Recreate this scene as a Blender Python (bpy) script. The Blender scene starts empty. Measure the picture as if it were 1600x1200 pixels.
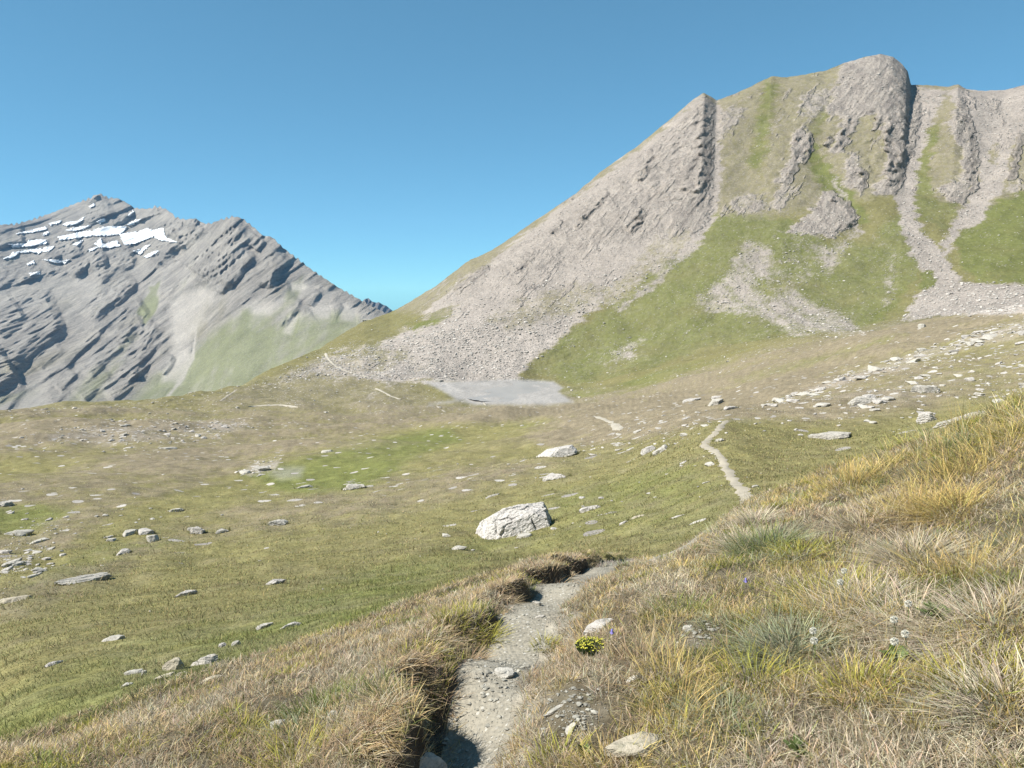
import bpy, math, random
import numpy as np

random.seed(7)
RNG = np.random.default_rng(11)
scene = bpy.context.scene
COL = scene.collection

# ------------------------------------------------------------------ camera, sky, sun, exposure
F = 1232.0                       # focal length in pixels of the 1600 px wide photograph
PITCH = math.atan(150.0 / F)
cam_d = bpy.data.cameras.new('camera')
cam_d.sensor_width = 36.0
cam_d.sensor_fit = 'HORIZONTAL'
cam_d.lens = 36.0 * F / 1600.0
cam_d.clip_start = 0.05
cam_d.clip_end = 60000.0
cam = bpy.data.objects.new('camera', cam_d)
COL.objects.link(cam)
cam.location = (0, 0, 0)
cam.rotation_euler = (math.pi / 2 - PITCH, 0, 0)
scene.camera = cam

SUN_EL = math.radians(45)
SUN_AZ = math.radians(-105)      # measured from the view direction (+y), negative = left
sx, sy = math.sin(SUN_AZ) * math.cos(SUN_EL), math.cos(SUN_AZ) * math.cos(SUN_EL)
SUN_DIR = np.array([sx, sy, math.sin(SUN_EL)])
sun_d = bpy.data.lights.new('sun', 'SUN')
sun_d.energy = 4.3
sun_d.angle = math.radians(0.55)
sun_d.color = (1.0, 0.955, 0.88)
sun = bpy.data.objects.new('sun', sun_d)
COL.objects.link(sun)
from mathutils import Vector
sun.rotation_euler = Vector(SUN_DIR).to_track_quat('Z', 'Y').to_euler()

world = bpy.data.worlds.new('World')
scene.world = world
world.use_nodes = True
wn = world.node_tree
bg = wn.nodes['Background']
sky = wn.nodes.new('ShaderNodeTexSky')
sky.sky_type = 'NISHITA'
sky.sun_disc = False
sky.sun_elevation = SUN_EL
sky.sun_rotation = SUN_AZ
sky.altitude = 2400
sky.air_density = 0.6
sky.dust_density = 0.0
sky.ozone_density = 3.0
tint = wn.nodes.new('ShaderNodeMix'); tint.data_type = 'RGBA'; tint.blend_type = 'MULTIPLY'
tint.inputs[0].default_value = 1.0
tint.inputs[7].default_value = (0.66, 1.24, 1.33, 1)      # thin dry high mountain air: deep cyan blue
gam = wn.nodes.new('ShaderNodeGamma'); gam.inputs[1].default_value = 0.625
wn.links.new(sky.outputs[0], gam.inputs[0]); wn.links.new(gam.outputs[0], tint.inputs[6])
wn.links.new(tint.outputs[2], bg.inputs['Color'])
bg.inputs['Strength'].default_value = 0.1

scene.view_settings.view_transform = 'Standard'
scene.view_settings.look = 'None'
scene.view_settings.exposure = 1.13
scene.view_settings.gamma = 1.0
scene.render.engine = 'CYCLES'
scene.cycles.max_bounces = 5
scene.cycles.diffuse_bounces = 2
scene.cycles.glossy_bounces = 1
scene.cycles.transmission_bounces = 2
scene.cycles.volume_bounces = 0
scene.cycles.use_denoising = True

# ------------------------------------------------------------------ small maths
CP, SP = math.cos(PITCH), math.sin(PITCH)

def ray(u, v):
    u = np.asarray(u, float); v = np.asarray(v, float)
    a = (u - 800.0) / F; b = (600.0 - v) / F
    r = np.stack([a, b * SP + CP, b * CP - SP], -1)
    return r

def azel(u, v):
    r = ray(u, v)
    return np.arctan2(r[..., 0], r[..., 1]), r[..., 2] / np.hypot(r[..., 0], r[..., 1])

def project(P):
    y = P[..., 1] * CP - P[..., 2] * SP
    zz = P[..., 1] * SP + P[..., 2] * CP
    y = np.maximum(y, 1e-3)
    return 800 + F * P[..., 0] / y, 600 - F * zz / y

def smooth(a, b, x):
    t = np.clip((x - a) / (b - a), 0, 1)
    return t * t * (3 - 2 * t)

_perm = np.random.default_rng(5).permutation(256).astype(np.int32)
_perm = np.concatenate([_perm, _perm, _perm])
_g = np.random.default_rng(6).normal(size=(256, 3)); _g /= np.linalg.norm(_g, axis=1)[:, None]
_g = _g.astype(np.float32)

def noise2(x, y):
    x = np.asarray(x, np.float64); y = np.asarray(y, np.float64)
    xi = np.floor(x).astype(np.int64); yi = np.floor(y).astype(np.int64)
    fx = (x - xi).astype(np.float32); fy = (y - yi).astype(np.float32)
    ux = fx * fx * fx * (fx * (fx * 6 - 15) + 10); uy = fy * fy * fy * (fy * (fy * 6 - 15) + 10)
    X = xi & 255; Y = yi & 255; X1 = (X + 1) & 255; Y1 = (Y + 1) & 255
    def gr(a, b, dx, dy):
        h = _perm[_perm[a] + b]
        return _g[h, 0] * dx + _g[h, 1] * dy
    n0 = gr(X, Y, fx, fy); n1 = gr(X1, Y, fx - 1, fy)
    n2 = gr(X, Y1, fx, fy - 1); n3 = gr(X1, Y1, fx - 1, fy - 1)
    a = n0 + ux * (n1 - n0); b = n2 + ux * (n3 - n2)
    return (a + uy * (b - a)) * 1.7

def fbm2(x, y, octv=4, gain=0.5):
    s = 0; a = 1.0; t = 0
    for i in range(octv):
        s = s + a * noise2(x + 17.3 * i, y - 9.1 * i); t += a
        x = x * 2.03; y = y * 2.03; a *= gain
    return s / t * 1.3

def noise3(x, y, z):
    xi = np.floor(x).astype(np.int64); yi = np.floor(y).astype(np.int64); zi = np.floor(z).astype(np.int64)
    fx = (x - xi).astype(np.float32); fy = (y - yi).astype(np.float32); fz = (z - zi).astype(np.float32)
    ux = fx * fx * (3 - 2 * fx); uy = fy * fy * (3 - 2 * fy); uz = fz * fz * (3 - 2 * fz)
    out = 0
    for dx in (0, 1):
        wx = ux if dx else 1 - ux
        A = _perm[(xi + dx) & 255]
        for dy in (0, 1):
            wy = uy if dy else 1 - uy
            B = _perm[A + ((yi + dy) & 255)]
            for dz in (0, 1):
                wz = uz if dz else 1 - uz
                h = _perm[B + ((zi + dz) & 255)]
                out = out + wx * wy * wz * (_g[h, 0] * (fx - dx) + _g[h, 1] * (fy - dy) + _g[h, 2] * (fz - dz))
    return out * 1.6

# ------------------------------------------------------------------ mesh and material helpers
def mesh_obj(name, verts, faces, mat=None, smooth_sh=True, cols=None, masks=None, parent=None, link=True):
    me = bpy.data.meshes.new(name)
    verts = np.ascontiguousarray(verts, np.float32).reshape(-1, 3)
    faces = np.ascontiguousarray(faces, np.int32)
    nf, k = faces.shape
    me.vertices.add(len(verts)); me.vertices.foreach_set('co', verts.ravel())
    me.loops.add(nf * k); me.loops.foreach_set('vertex_index', faces.ravel())
    me.polygons.add(nf)
    me.polygons.foreach_set('loop_start', np.arange(0, nf * k, k, dtype=np.int32))
    me.polygons.foreach_set('use_smooth', np.full(nf, bool(smooth_sh)))
    me.update(calc_edges=True)
    for nm, c in (('Col', cols), ('Mask', masks)):
        if c is not None:
            c = np.asarray(c, np.float32)
            if c.shape[1] == 3:
                c = np.concatenate([c, np.ones((len(c), 1), np.float32)], 1)
            at = me.color_attributes.new(nm, 'FLOAT_COLOR', 'POINT')
            at.data.foreach_set('color', np.ascontiguousarray(c).ravel())
    if mat: me.materials.append(mat)
    o = bpy.data.objects.new(name, me)
    if link: COL.objects.link(o)
    if parent: o.parent = parent
    return o

def structure(o, label=None):
    o['kind'] = 'structure'
    if label: o['label'] = label
    return o

def stuff(o, label=None):
    o['kind'] = 'stuff'
    if label: o['label'] = label
    return o

def tag(o, label, cat, group=None):
    o['label'] = label; o['category'] = cat
    if group: o['group'] = group
    return o

def thing(name, loc, label, cat, group=None):
    o = bpy.data.objects.new(name, None); COL.objects.link(o)
    o.location = loc
    o.empty_display_size = 0.05
    return tag(o, label, cat, group)

class NT:
    def __init__(s, name):
        s.m = bpy.data.materials.new(name); s.m.use_nodes = True
        s.t = s.m.node_tree; s.p = s.t.nodes['Principled BSDF']
        s.out = s.t.nodes['Material Output']
        s.p.inputs['Roughness'].default_value = 0.9
        s.p.inputs['Specular IOR Level'].default_value = 0.15
    def n(s, typ, **kw):
        nd = s.t.nodes.new(typ)
        for k, v in kw.items(): setattr(nd, k, v)
        return nd
    def l(s, a, b): s.t.links.new(a, b)
    def attr(s, name):
        return s.n('ShaderNodeAttribute', attribute_name=name)
    def pos(s, scale=(1, 1, 1), obj=False):
        if obj:
            c = s.n('ShaderNodeTexCoord').outputs['Object']
        else:
            c = s.n('ShaderNodeNewGeometry').outputs['Position']
        if scale == (1, 1, 1): return c
        m = s.n('ShaderNodeMapping'); m.inputs['Scale'].default_value = scale
        s.l(c, m.inputs['Vector']); return m.outputs[0]
    def noise(s, vec, scale, detail=4, rough=0.6, dist=0.0):
        nd = s.n('ShaderNodeTexNoise'); nd.inputs['Scale'].default_value = scale
        nd.inputs['Detail'].default_value = detail; nd.inputs['Roughness'].default_value = rough
        nd.inputs['Distortion'].default_value = dist
        s.l(vec, nd.inputs['Vector']); return nd.outputs['Fac']
    def voro(s, vec, scale, feature='F1'):
        nd = s.n('ShaderNodeTexVoronoi', feature=feature); nd.inputs['Scale'].default_value = scale
        s.l(vec, nd.inputs['Vector']); return nd
    def math(s, op, a, b=None, c=None, clamp=False):
        nd = s.n('ShaderNodeMath', operation=op, use_clamp=clamp)
        for i, x in enumerate((a, b, c)):
            if x is None: continue
            if isinstance(x, (int, float)): nd.inputs[i].default_value = x
            else: s.l(x, nd.inputs[i])
        return nd.outputs[0]
    def rng(s, x, a, b, c, d, clamp=True):
        nd = s.n('ShaderNodeMapRange', clamp=clamp)
        s.l(x, nd.inputs[0])
        for i, q in enumerate((a, b, c, d)): nd.inputs[i + 1].default_value = q
        return nd.outputs[0]
    def mix(s, f, a, b, mode='MIX'):
        nd = s.n('ShaderNodeMix', data_type='RGBA', blend_type=mode)
        if isinstance(f, (int, float)): nd.inputs[0].default_value = f
        else: s.l(f, nd.inputs[0])
        for i, x in ((6, a), (7, b)):
            if isinstance(x, tuple): nd.inputs[i].default_value = (*x, 1)
            else: s.l(x, nd.inputs[i])
        return nd.outputs[2]
    def bump(s, h, strength=0.5, dist=0.1, prev=None):
        nd = s.n('ShaderNodeBump'); nd.inputs['Strength'].default_value = strength
        nd.inputs['Distance'].default_value = dist
        s.l(h, nd.inputs['Height'])
        if prev is not None: s.l(prev, nd.inputs['Normal'])
        return nd.outputs[0]

def scale_col(nt, col, f):
    """col times a scalar socket"""
    nd = nt.n('ShaderNodeVectorMath', operation='SCALE')
    nt.l(col, nd.inputs[0]); nt.l(f, nd.inputs['Scale'])
    return nd.outputs[0]

# ground: painted albedo + turf mottling, small stones where Mask.r is high
nt = NT('alpine_turf')
P_ = nt.pos()
colr = nt.attr('Col').outputs['Color']
mk = nt.n('ShaderNodeSeparateColor'); nt.l(nt.attr('Mask').outputs['Color'], mk.inputs[0])
nz1 = nt.noise(P_, 0.9, 6, 0.72)
nz2 = nt.noise(P_, 9.0, 5, 0.75)
f = nt.math('MULTIPLY', nt.rng(nz1, 0.25, 0.75, 0.66, 1.34), nt.rng(nz2, 0.25, 0.75, 0.50, 1.50))
c = scale_col(nt, colr, f)
nzh = nt.noise(P_, 2.3, 4, 0.7)
c = nt.mix(nt.rng(nzh, 0.45, 0.75, 0, 0.35), c, nt.mix(1.0, c, (1.15, 0.95, 0.75), 'MULTIPLY'))
vo = nt.voro(P_, 1.1)
vs_ = nt.n('ShaderNodeSeparateColor'); nt.l(vo.outputs['Color'], vs_.inputs[0])
pick = nt.math('LESS_THAN', vs_.outputs[0], nt.math('MULTIPLY', mk.outputs[0], 0.85))
near = nt.math('LESS_THAN', vo.outputs['Distance'], nt.rng(vs_.outputs[1], 0, 1, 0.18, 0.55))
st = nt.math('MULTIPLY', pick, near)
stc = nt.mix(vs_.outputs[2], (0.24, 0.22, 0.20), (0.46, 0.43, 0.39))
c = nt.mix(st, c, stc)
nt.l(c, nt.p.inputs['Base Color'])
h = nt.math('ADD', nt.math('MULTIPLY', nz2, 0.10), nt.math('MULTIPLY', nz1, 0.25))
h = nt.math('ADD', h, nt.math('MULTIPLY', st, 0.3))
nt.l(nt.bump(h, 0.9, 0.5), nt.p.inputs['Normal'])
nt.p.inputs['Specular IOR Level'].default_value = 0.05
M_ground = nt.m

# mountain: painted albedo, scree grain, rock bedding bump
def mountain_mat(name, sc, bed_rot, stone=1.0, bb=2.2, bn=1.2):
    nt = NT(name)
    P_ = nt.pos()
    colr = nt.attr('Col').outputs['Color']
    mk = nt.n('ShaderNodeSeparateColor'); nt.l(nt.attr('Mask').outputs['Color'], mk.inputs[0])
    nz1 = nt.noise(P_, 0.05 * sc, 6, 0.7)
    nz2 = nt.noise(P_, 0.5 * sc, 6, 0.75)
    f = nt.math('MULTIPLY', nt.rng(nz1, 0.25, 0.75, 0.82, 1.18), nt.rng(nz2, 0.25, 0.75, 0.70, 1.30))
    c = scale_col(nt, colr, f)
    vo = nt.voro(P_, 1.05 * sc)
    vs_ = nt.n('ShaderNodeSeparateColor'); nt.l(vo.outputs['Color'], vs_.inputs[0])
    pick = nt.math('LESS_THAN', vs_.outputs[0], nt.math('MULTIPLY', mk.outputs[0], 0.8 * stone))
    near = nt.math('LESS_THAN', vo.outputs['Distance'], nt.rng(vs_.outputs[1], 0, 1, 0.2, 0.6))
    st = nt.math('MULTIPLY', pick, near)
    stc = nt.mix(vs_.outputs[2], (0.16, 0.148, 0.138), (0.40, 0.365, 0.33))
    c = nt.mix(nt.math('MULTIPLY', st, 0.6), c, stc)
    # bedding: noise stretched along the strata
    m0 = nt.n('ShaderNodeMapping'); m0.inputs['Rotation'].default_value = bed_rot; nt.l(P_, m0.inputs['Vector'])
    mp = nt.n('ShaderNodeMapping'); mp.inputs['Scale'].default_value = (0.030 * sc, 0.04 * sc, 0.34 * sc)
    nt.l(m0.outputs[0], mp.inputs['Vector'])
    bed = nt.noise(mp.outputs[0], 1.0, 6, 0.7, 0.4)
    bands = nt.mix(mk.outputs[1], (1, 1, 1), nt.mix(nt.rng(bed, 0.33, 0.62, 0, 1), (0.66, 0.65, 0.66), (1.16, 1.15, 1.13)))
    nt.l(nt.mix(1.0, c, bands, 'MULTIPLY'), nt.p.inputs['Base Color'])
    rk = nt.math('MULTIPLY', mk.outputs[1], nt.math('ADD', nt.math('MULTIPLY', bed, bb / sc), nt.math('MULTIPLY', nz2, bn / sc)))
    h = nt.math('ADD', rk, nt.math('ADD', nt.math('MULTIPLY', nz2, 0.9 / sc), nt.math('MULTIPLY', st, 0.6 / sc)))
    nt.l(nt.bump(h, 0.9, 1.0), nt.p.inputs['Normal'])
    nt.p.inputs['Specular IOR Level'].default_value = 0.05
    return nt.m
M_mount = mountain_mat('scree_and_crags', 1.0, (0, math.radians(50), 0))
M_mount_far = mountain_mat('far_crags', 0.28, (0, math.radians(38), 0), 0.5, 3.4, 3.0)

def rock_mat(name, a, b, lich, scale=1.0, crack=0.5):
    nt = NT(name)
    P_ = nt.pos()
    n1 = nt.noise(P_, 2.2 * scale, 6, 0.7)
    n2 = nt.noise(P_, 14 * scale, 5, 0.75)
    c = nt.mix(nt.rng(n1, 0.3, 0.7, 0, 1), a, b)
    c = nt.mix(nt.rng(n2, 0.48, 0.64, 0, 0.8), c, lich)
    n3 = nt.noise(P_, 5.0 * scale, 6, 0.8)
    c = scale_col(nt, c, nt.rng(n3, 0.3, 0.7, 0.72, 1.2))
    m0 = nt.n('ShaderNodeMapping'); m0.inputs['Rotation'].default_value = (0.2, 0.45, 0.2); nt.l(P_, m0.inputs['Vector'])
    mp = nt.n('ShaderNodeMapping'); mp.inputs['Scale'].default_value = (0.9 * scale, 0.9 * scale, 4.2 * scale)
    nt.l(m0.outputs[0], mp.inputs['Vector'])
    bed = nt.noise(mp.outputs[0], 1.6, 5, 0.65, 0.5)
    h = nt.math('ADD', nt.math('MULTIPLY', bed, 0.4 * crack), nt.math('MULTIPLY', n2, 0.08))
    nt.l(c, nt.p.inputs['Base Color'])
    nt.l(nt.bump(h, 0.9, 0.35 / scale), nt.p.inputs['Normal'])
    return nt.m
M_rock = rock_mat('pale_schist', (0.50, 0.47, 0.43), (0.37, 0.34, 0.31), (0.17, 0.165, 0.15))
M_rock_grey = rock_mat('grey_schist', (0.46, 0.43, 0.38), (0.35, 0.325, 0.285), (0.19, 0.185, 0.155))
M_rock_lichen = rock_mat('lichened_schist', (0.56, 0.53, 0.49), (0.42, 0.39, 0.36), (0.10, 0.098, 0.088), 0.8, 0.8)
M_rock_tan = rock_mat('tan_stone', (0.43, 0.38, 0.29), (0.34, 0.30, 0.235), (0.24, 0.22, 0.16), 2.0)
M_rock_small = rock_mat('pale_stone', (0.48, 0.455, 0.40), (0.37, 0.345, 0.30), (0.25, 0.235, 0.20), 4.0)

def blade_mat(name, trans=0.45):
    nt = NT(name)
    c = nt.attr('Col').outputs['Color']
    nt.l(c, nt.p.inputs['Base Color'])
    nt.p.inputs['Roughness'].default_value = 0.75
    nt.p.inputs['Specular IOR Level'].default_value = 0.12
    tr = nt.n('ShaderNodeBsdfTranslucent'); nt.l(c, tr.inputs['Color'])
    mx = nt.n('ShaderNodeMixShader'); mx.inputs[0].default_value = trans
    nt.l(nt.p.outputs[0], mx.inputs[1]); nt.l(tr.outputs[0], mx.inputs[2])
    nt.l(mx.outputs[0], nt.out.inputs['Surface'])
    return nt.m
M_blade = blade_mat('dry_grass_blades')

def plain_mat(name, col, rough=0.8, var=0.25, scale=6.0):
    nt = NT(name)
    P_ = nt.pos()
    n1 = nt.noise(P_, scale, 5, 0.7)
    c = nt.mix(nt.rng(n1, 0.3, 0.7, 0, 1), tuple(x * (1 - var) for x in col), tuple(x * (1 + var) for x in col))
    nt.l(c, nt.p.inputs['Base Color'])
    nt.p.inputs['Roughness'].default_value = rough
    return nt.m

# ------------------------------------------------------------------ terrain: control rings around the camera
# every ring is a line across the land: (photo u, photo v, distance m) marks where it stands, or (u, None, distance, z)
RINGS = []
def ring(pts):
    az, d, z = [], [], []
    for p in pts:
        if p[1] is None:
            a, _ = azel(p[0], 600); dd, zz = p[2], p[3]
        else:
            a, t = azel(p[0], p[1])
            if len(p) == 4: zz = p[3]; dd = zz / t      # given by height instead
            else: dd = p[2]; zz = t * dd
        az.append(float(a)); d.append(float(dd)); z.append(float(zz))
    o = np.argsort(az)
    RINGS.append((np.array(az)[o], np.array(d)[o], np.array(z)[o]))

RIDGE = [(-150,660,280),(0,643,300),(100,628,330),(200,626,350),(300,628,380),(345,615,405),(380,600,430),(430,575,480),
 (470,558,520),(500,545,560),(530,525,610),(560,507,660),(590,495,700),(610,488,720),(640,472,712),(680,448,700),(720,418,690),(735,406,686),(755,399,682),
 (775,388,682),(800,371,684),(850,337,690),(900,303,700),(950,262,710),(1000,228,725),(1050,187,745),(1085,158,757),(1100,149,760),
 (1110,155,764),(1120,161,770),(1150,150,780),(1205,126,800),(1230,126,808),(1260,121,815),(1290,117,825),(1320,104,835),(1350,96,845),
 (1375,91,850),(1395,95,852),(1410,108,853),(1418,118,854),(1423,140,860),(1445,139,858),(1480,141,835),(1497,138,828),(1510,145,828),
 (1540,147,832),(1570,146,834),(1600,138,832),(1760,122,840)]
# A feet, B bottom edge of view, C brow of the near bank, D dip behind it, E..H meadow, I foot of the mountain, J mid face, K ridge, L M N behind
ring([(-200,None,0.45,-1.66),(800,None,0.45,-1.60),(1800,None,0.45,-1.50)])
ring([(-200,1200,0,-2.15),(200,1200,0,-1.92),(450,1200,0,-1.75),(650,1200,0,-1.60),(800,1200,0,-1.57),(1000,1200,0,-1.47),(1300,1200,0,-1.32),(1750,1200,0,-1.10)])
ring([(-200,1240,4.3),(0,1180,4.6),(180,1120,4.9),(350,1060,5.2),(500,1005,5.6),(650,948,6.2),(760,908,6.9),(830,880,7.7),(900,872,8.6),(960,872,9.2),
      (1000,872,9.8),(1050,864,10.4),(1100,832,10.0),(1170,785,9.6),(1200,768,9.4),(1300,735,9.0),(1400,702,8.7),(1500,668,8.4),(1600,640,8.0),(1760,600,7.6)])
ring([(-200,None,8.5,-4.2),(0,None,9.0,-3.95),(350,None,9.5,-4.1),(650,None,10.2,-4.05),(830,None,11.6,-4.25),(950,None,13,-4.45),(1050,None,14.0,-5.0),
      (1170,None,14.5,-4.6),(1300,None,14,-4.0),(1450,None,14,-3.65),(1600,None,15,-3.3),(1760,None,15,-3.0)])
ring([(-200,930,32),(0,900,32),(350,890,28),(650,870,25),(800,862,25),(950,838,23),(1050,815,23),(1170,774,24),(1300,727,30),(1450,677,40),(1600,632,50),(1760,590,52)])
ring([(-200,770,75),(0,760,75),(350,755,70),(650,742,62),(800,728,58),(950,715,52),(1040,705,42),(1110,692,36),(1200,686,42),(1300,676,52),(1450,648,62),(1600,600,75),(1760,540,80)])
ring([(-200,700,150),(0,692,160),(350,682,170),(650,670,150),(800,665,138),(950,650,115),(1100,640,85),(1200,624,92),(1300,590,108),(1450,540,125),(1600,495,140),(1760,450,150)])
ring([(-200,672,215),(0,667,225),(200,652,258),(350,646,290),(500,630,330),(650,626,350),(750,623,355),(870,623,355),(950,615,330),(1100,590,280),(1200,560,250),
      (1350,526,240),(1480,498,240),(1600,484,245),(1760,470,250)])
ring([(-200,663,245),(0,655,260),(200,641,300),(350,627,345),(450,608,400),(520,592,425),(580,592,425),(640,592,428),(700,592,430),(860,598,420),(900,600,408),(1000,580,398),
      (1100,556,388),(1200,533,388),(1300,522,396),(1380,516,396),(1480,505,388),(1600,497,388),(1760,485,390)])
ring([(-200,660,262),(0,648,282),(200,632,328),(350,615,388),(450,584,450),(520,558,500),(580,538,520),(620,530,520),(640,530,505),(700,512,498),(800,488,500),(900,458,510),(1000,420,525),
      (1100,372,540),(1200,346,555),(1300,332,570),(1400,322,580),(1500,330,580),(1600,330,580),(1760,330,590)])
ring(RIDGE)
def behind(add, dl, dr, absz=None):
    pts = []
    for (u, v, d) in RIDGE:
        a, t = azel(u, v); z = t * d
        k = smooth(540, 700, u)
        dd = (d + dl) * (1 - k) + (d + dr) * k
        pts.append((u, None, dd, (z - 62) * (1 - k) + (z - 120) * k if absz is None else absz))
    ring(pts)
behind(None, 160, 190)
behind(None, 1150, 1100, -345)
ring([(-300,None,6800,-360),(1900,None,6800,-360)])
NR = len(RINGS)

def controls(az):
    D = np.empty((NR, az.size)); Z = np.empty((NR, az.size))
    for k, (a, d, z) in enumerate(RINGS):
        if 3 <= k <= 9:
            D[k] = sum(np.interp(az + o, a, d) for o in (-.03, -.02, -.01, 0, .01, .02, .03)) / 7
            Z[k] = sum(np.interp(az + o, a, z) for o in (-.03, -.02, -.01, 0, .01, .02, .03)) / 7
        else:
            D[k] = np.interp(az, a, d); Z[k] = np.interp(az, a, z)
    return D, Z

def slopes(D, Z):
    hh = np.diff(D, axis=0); dl = np.diff(Z, axis=0) / hh
    m = np.zeros_like(Z)
    w1 = 2 * hh[1:] + hh[:-1]; w2 = hh[1:] + 2 * hh[:-1]
    same = dl[1:] * dl[:-1] > 0
    with np.errstate(divide='ignore', invalid='ignore'):
        hm = (w1 + w2) / (w1 / dl[:-1] + w2 / dl[1:])
    m[1:-1] = np.where(same, hm, 0)
    m[0] = dl[0]; m[-1] = dl[-1]
    return m

def hermite(D, Z, m, k, d):
    """z at distance d in ring interval k (arrays over points)"""
    j = np.arange(D.shape[1])
    x0 = D[k, j]; x1 = D[k + 1, j]; hh = x1 - x0
    t = np.clip((d - x0) / hh, 0, 1)
    t2 = t * t; t3 = t2 * t
    return ((2 * t3 - 3 * t2 + 1) * Z[k, j] + (t3 - 2 * t2 + t) * hh * m[k, j] + (-2 * t3 + 3 * t2) * Z[k + 1, j] + (t3 - t2) * hh * m[k + 1, j])

LAKE_Z = -49.8
LAKE = [(752,600),(780,597),(812,596),(840,597),(858,600),(861,606),(852,611),(868,617),(880,622),(884,627),(860,628),(800,628),(752,627),(728,622),(762,617),(770,614),(740,611),(700,607),(690,602),(720,599)]

def ground_detail(x, y, d):
    """hummocks and unevenness that ride on the ring surface"""
    h = 0.034 * noise2(x * 2.7, y * 2.7) * smooth(0.8, 2.0, d) * (1 - 0.6 * smooth(10, 16, d))
    h = h + 0.045 * noise2(x * 0.9 + 4, y * 0.9) * smooth(1.5, 4.0, d)
    h = h + 0.26 * noise2(x * 0.22 + 9, y * 0.22) * smooth(10, 22, d)
    h = h + 0.15 * noise2(x * 0.55 + 3, y * 0.55) * smooth(12, 30, d)
    h = h + 1.5 * noise2(x * 0.052 + 1.7, y * 0.052 + 5.2) * smooth(35, 90, d) * (1 - 0.5 * smooth(420, 600, d))
    h = h + 0.55 * noise2(x * 0.13 + 2.7, y * 0.13 + 8.2) * smooth(60, 150, d)
    h = h + 2.6 * noise2(x * 0.019 + 7.1, y * 0.019 + 2.2) * smooth(90, 200, d) * (1 - smooth(380, 480, d))
    return h

def lake_flat(x, y, z):
    P = np.stack([x, y, z], -1); u, v = project(np.stack([x, y, np.full_like(x, LAKE_Z)], -1))
    k = smooth(60, 10, np.hypot((u - 800) / 2.2, (v - 611) * 3.2)) * smooth(250, 320, np.hypot(x, y)) * (1 - smooth(470, 520, np.hypot(x, y)))
    return z * (1 - k) + (LAKE_Z - 0.05) * k

PATHLINE = None      # set below: (N,4) x, y, half width, depth

def path_dist(x, y):
    """signed side distance to the near trail (right positive), its half width, trench depth"""
    s = np.full(x.shape, 99.0); hw = np.full(x.shape, 0.2); dp = np.zeros(x.shape)
    best = np.full(x.shape, 1e9)
    L = PATHLINE
    for i in range(len(L) - 1):
        ax, ay, aw, ad = L[i]; bx, by, bw, bd = L[i + 1]
        ex, ey = bx - ax, by - ay; ll = ex * ex + ey * ey
        t = np.clip(((x - ax) * ex + (y - ay) * ey) / ll, 0, 1)
        dx = x - ax - t * ex; dy = y - ay - t * ey
        q = np.hypot(dx, dy)
        sg = np.sign(dx * ey - dy * ex)
        upd = q < best
        best = np.where(upd, q, best)
        s = np.where(upd, q * sg, s); hw = np.where(upd, aw + t * (bw - aw), hw); dp = np.where(upd, ad + t * (bd - ad), dp)
    return s, hw, dp

def trench(x, y):
    s, hw, dp = path_dist(x, y)
    wob = 0.10 * noise2(x * 2.4, y * 2.4) + 0.03 * noise2(x * 8.0 + 3, y * 8.0)
    dp = dp * np.clip(0.62 + 0.75 * noise2(x * 1.35 + 8, y * 1.35), 0.35, 1.15)
    ww = 0.06 + 0.26 * smooth(-0.05, 0.45, noise2(x * 1.6 + 23, y * 1.6))
    tl = smooth(0, 1, (-s - hw - wob) / ww)
    tr = smooth(0, 0.42, s - hw - 0.5 * wob)
    t = np.where(s < 0, tl, tr)
    lip = 0.05 * np.exp(-((-s - hw - 0.22) / 0.16) ** 2) * (s < 0) * np.minimum(1, dp / 0.2)
    return -dp * (1 - t) + lip + 0.03 * (1 - t) * t * 4 * noise2(x * 11, y * 11), s, hw, dp * (1 - 0.8 * smooth(0.12, 0.26, ww)), t

def ground_z(x, y, with_trench=True):
    shp = x.shape
    x = np.asarray(x, float).ravel(); y = np.asarray(y, float).ravel()
    d = np.hypot(x, y); az = np.arctan2(x, y)
    D, Z = controls(az); m = slopes(D, Z)
    k = np.clip((d[None] >= D).sum(0) - 1, 0, NR - 2)
    z = hermite(D, Z, m, k, d) + ground_detail(x, y, d)
    z = lake_flat(x, y, z)
    if with_trench and PATHLINE is not None:
        nr = d < 14
        if nr.any():
            z[nr] += trench(x[nr], y[nr])[0]
    return z.reshape(shp)

_dm = np.geomspace(0.8, 900, 2600)
def hit(u, v, off=0.0, tren=True, dmin=0.0):
    """where the sight line through a photo pixel meets the land"""
    r = ray(u, v); hl = math.hypot(r[0], r[1]); t = r[2] / hl
    x = _dm * r[0] / hl; y = _dm * r[1] / hl
    z = ground_z(x, y, tren) + off
    below = (t * _dm < z) & (_dm > dmin)
    i = int(np.argmax(below)) if below.any() else len(_dm) - 1
    i = max(i, 1)
    a0 = t * _dm[i - 1] - z[i - 1]; a1 = t * _dm[i] - z[i]
    f = a0 / (a0 - a1) if a0 != a1 else 0
    f = min(max(f, 0), 1)
    d = _dm[i - 1] + f * (_dm[i] - _dm[i - 1])
    return np.array([d * r[0] / hl, d * r[1] / hl, t * d - off])

# near trail: centre pixel, half width m, depth m
_tr = [(690,1330,.15,.30),(712,1260,.15,.30),(736,1180,.155,.30),(764,1100,.165,.27),(802,1030,.18,.25),(838,972,.18,.24),(884,930,.19,.24),(940,908,.18,.22),(985,889,.16,.14),(1030,873,.15,.08),(1050,866,.15,.03)]
_pl = []
for (u, v, w, dp) in _tr:
    p = hit(u, v, -dp, False)
    _pl.append((p[0], p[1], w, dp))
_pl.append((3.6, 13.5, .2, .03)); _pl.append((5.5, 18.0, .2, .03))
PATHLINE = np.array(_pl)

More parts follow.
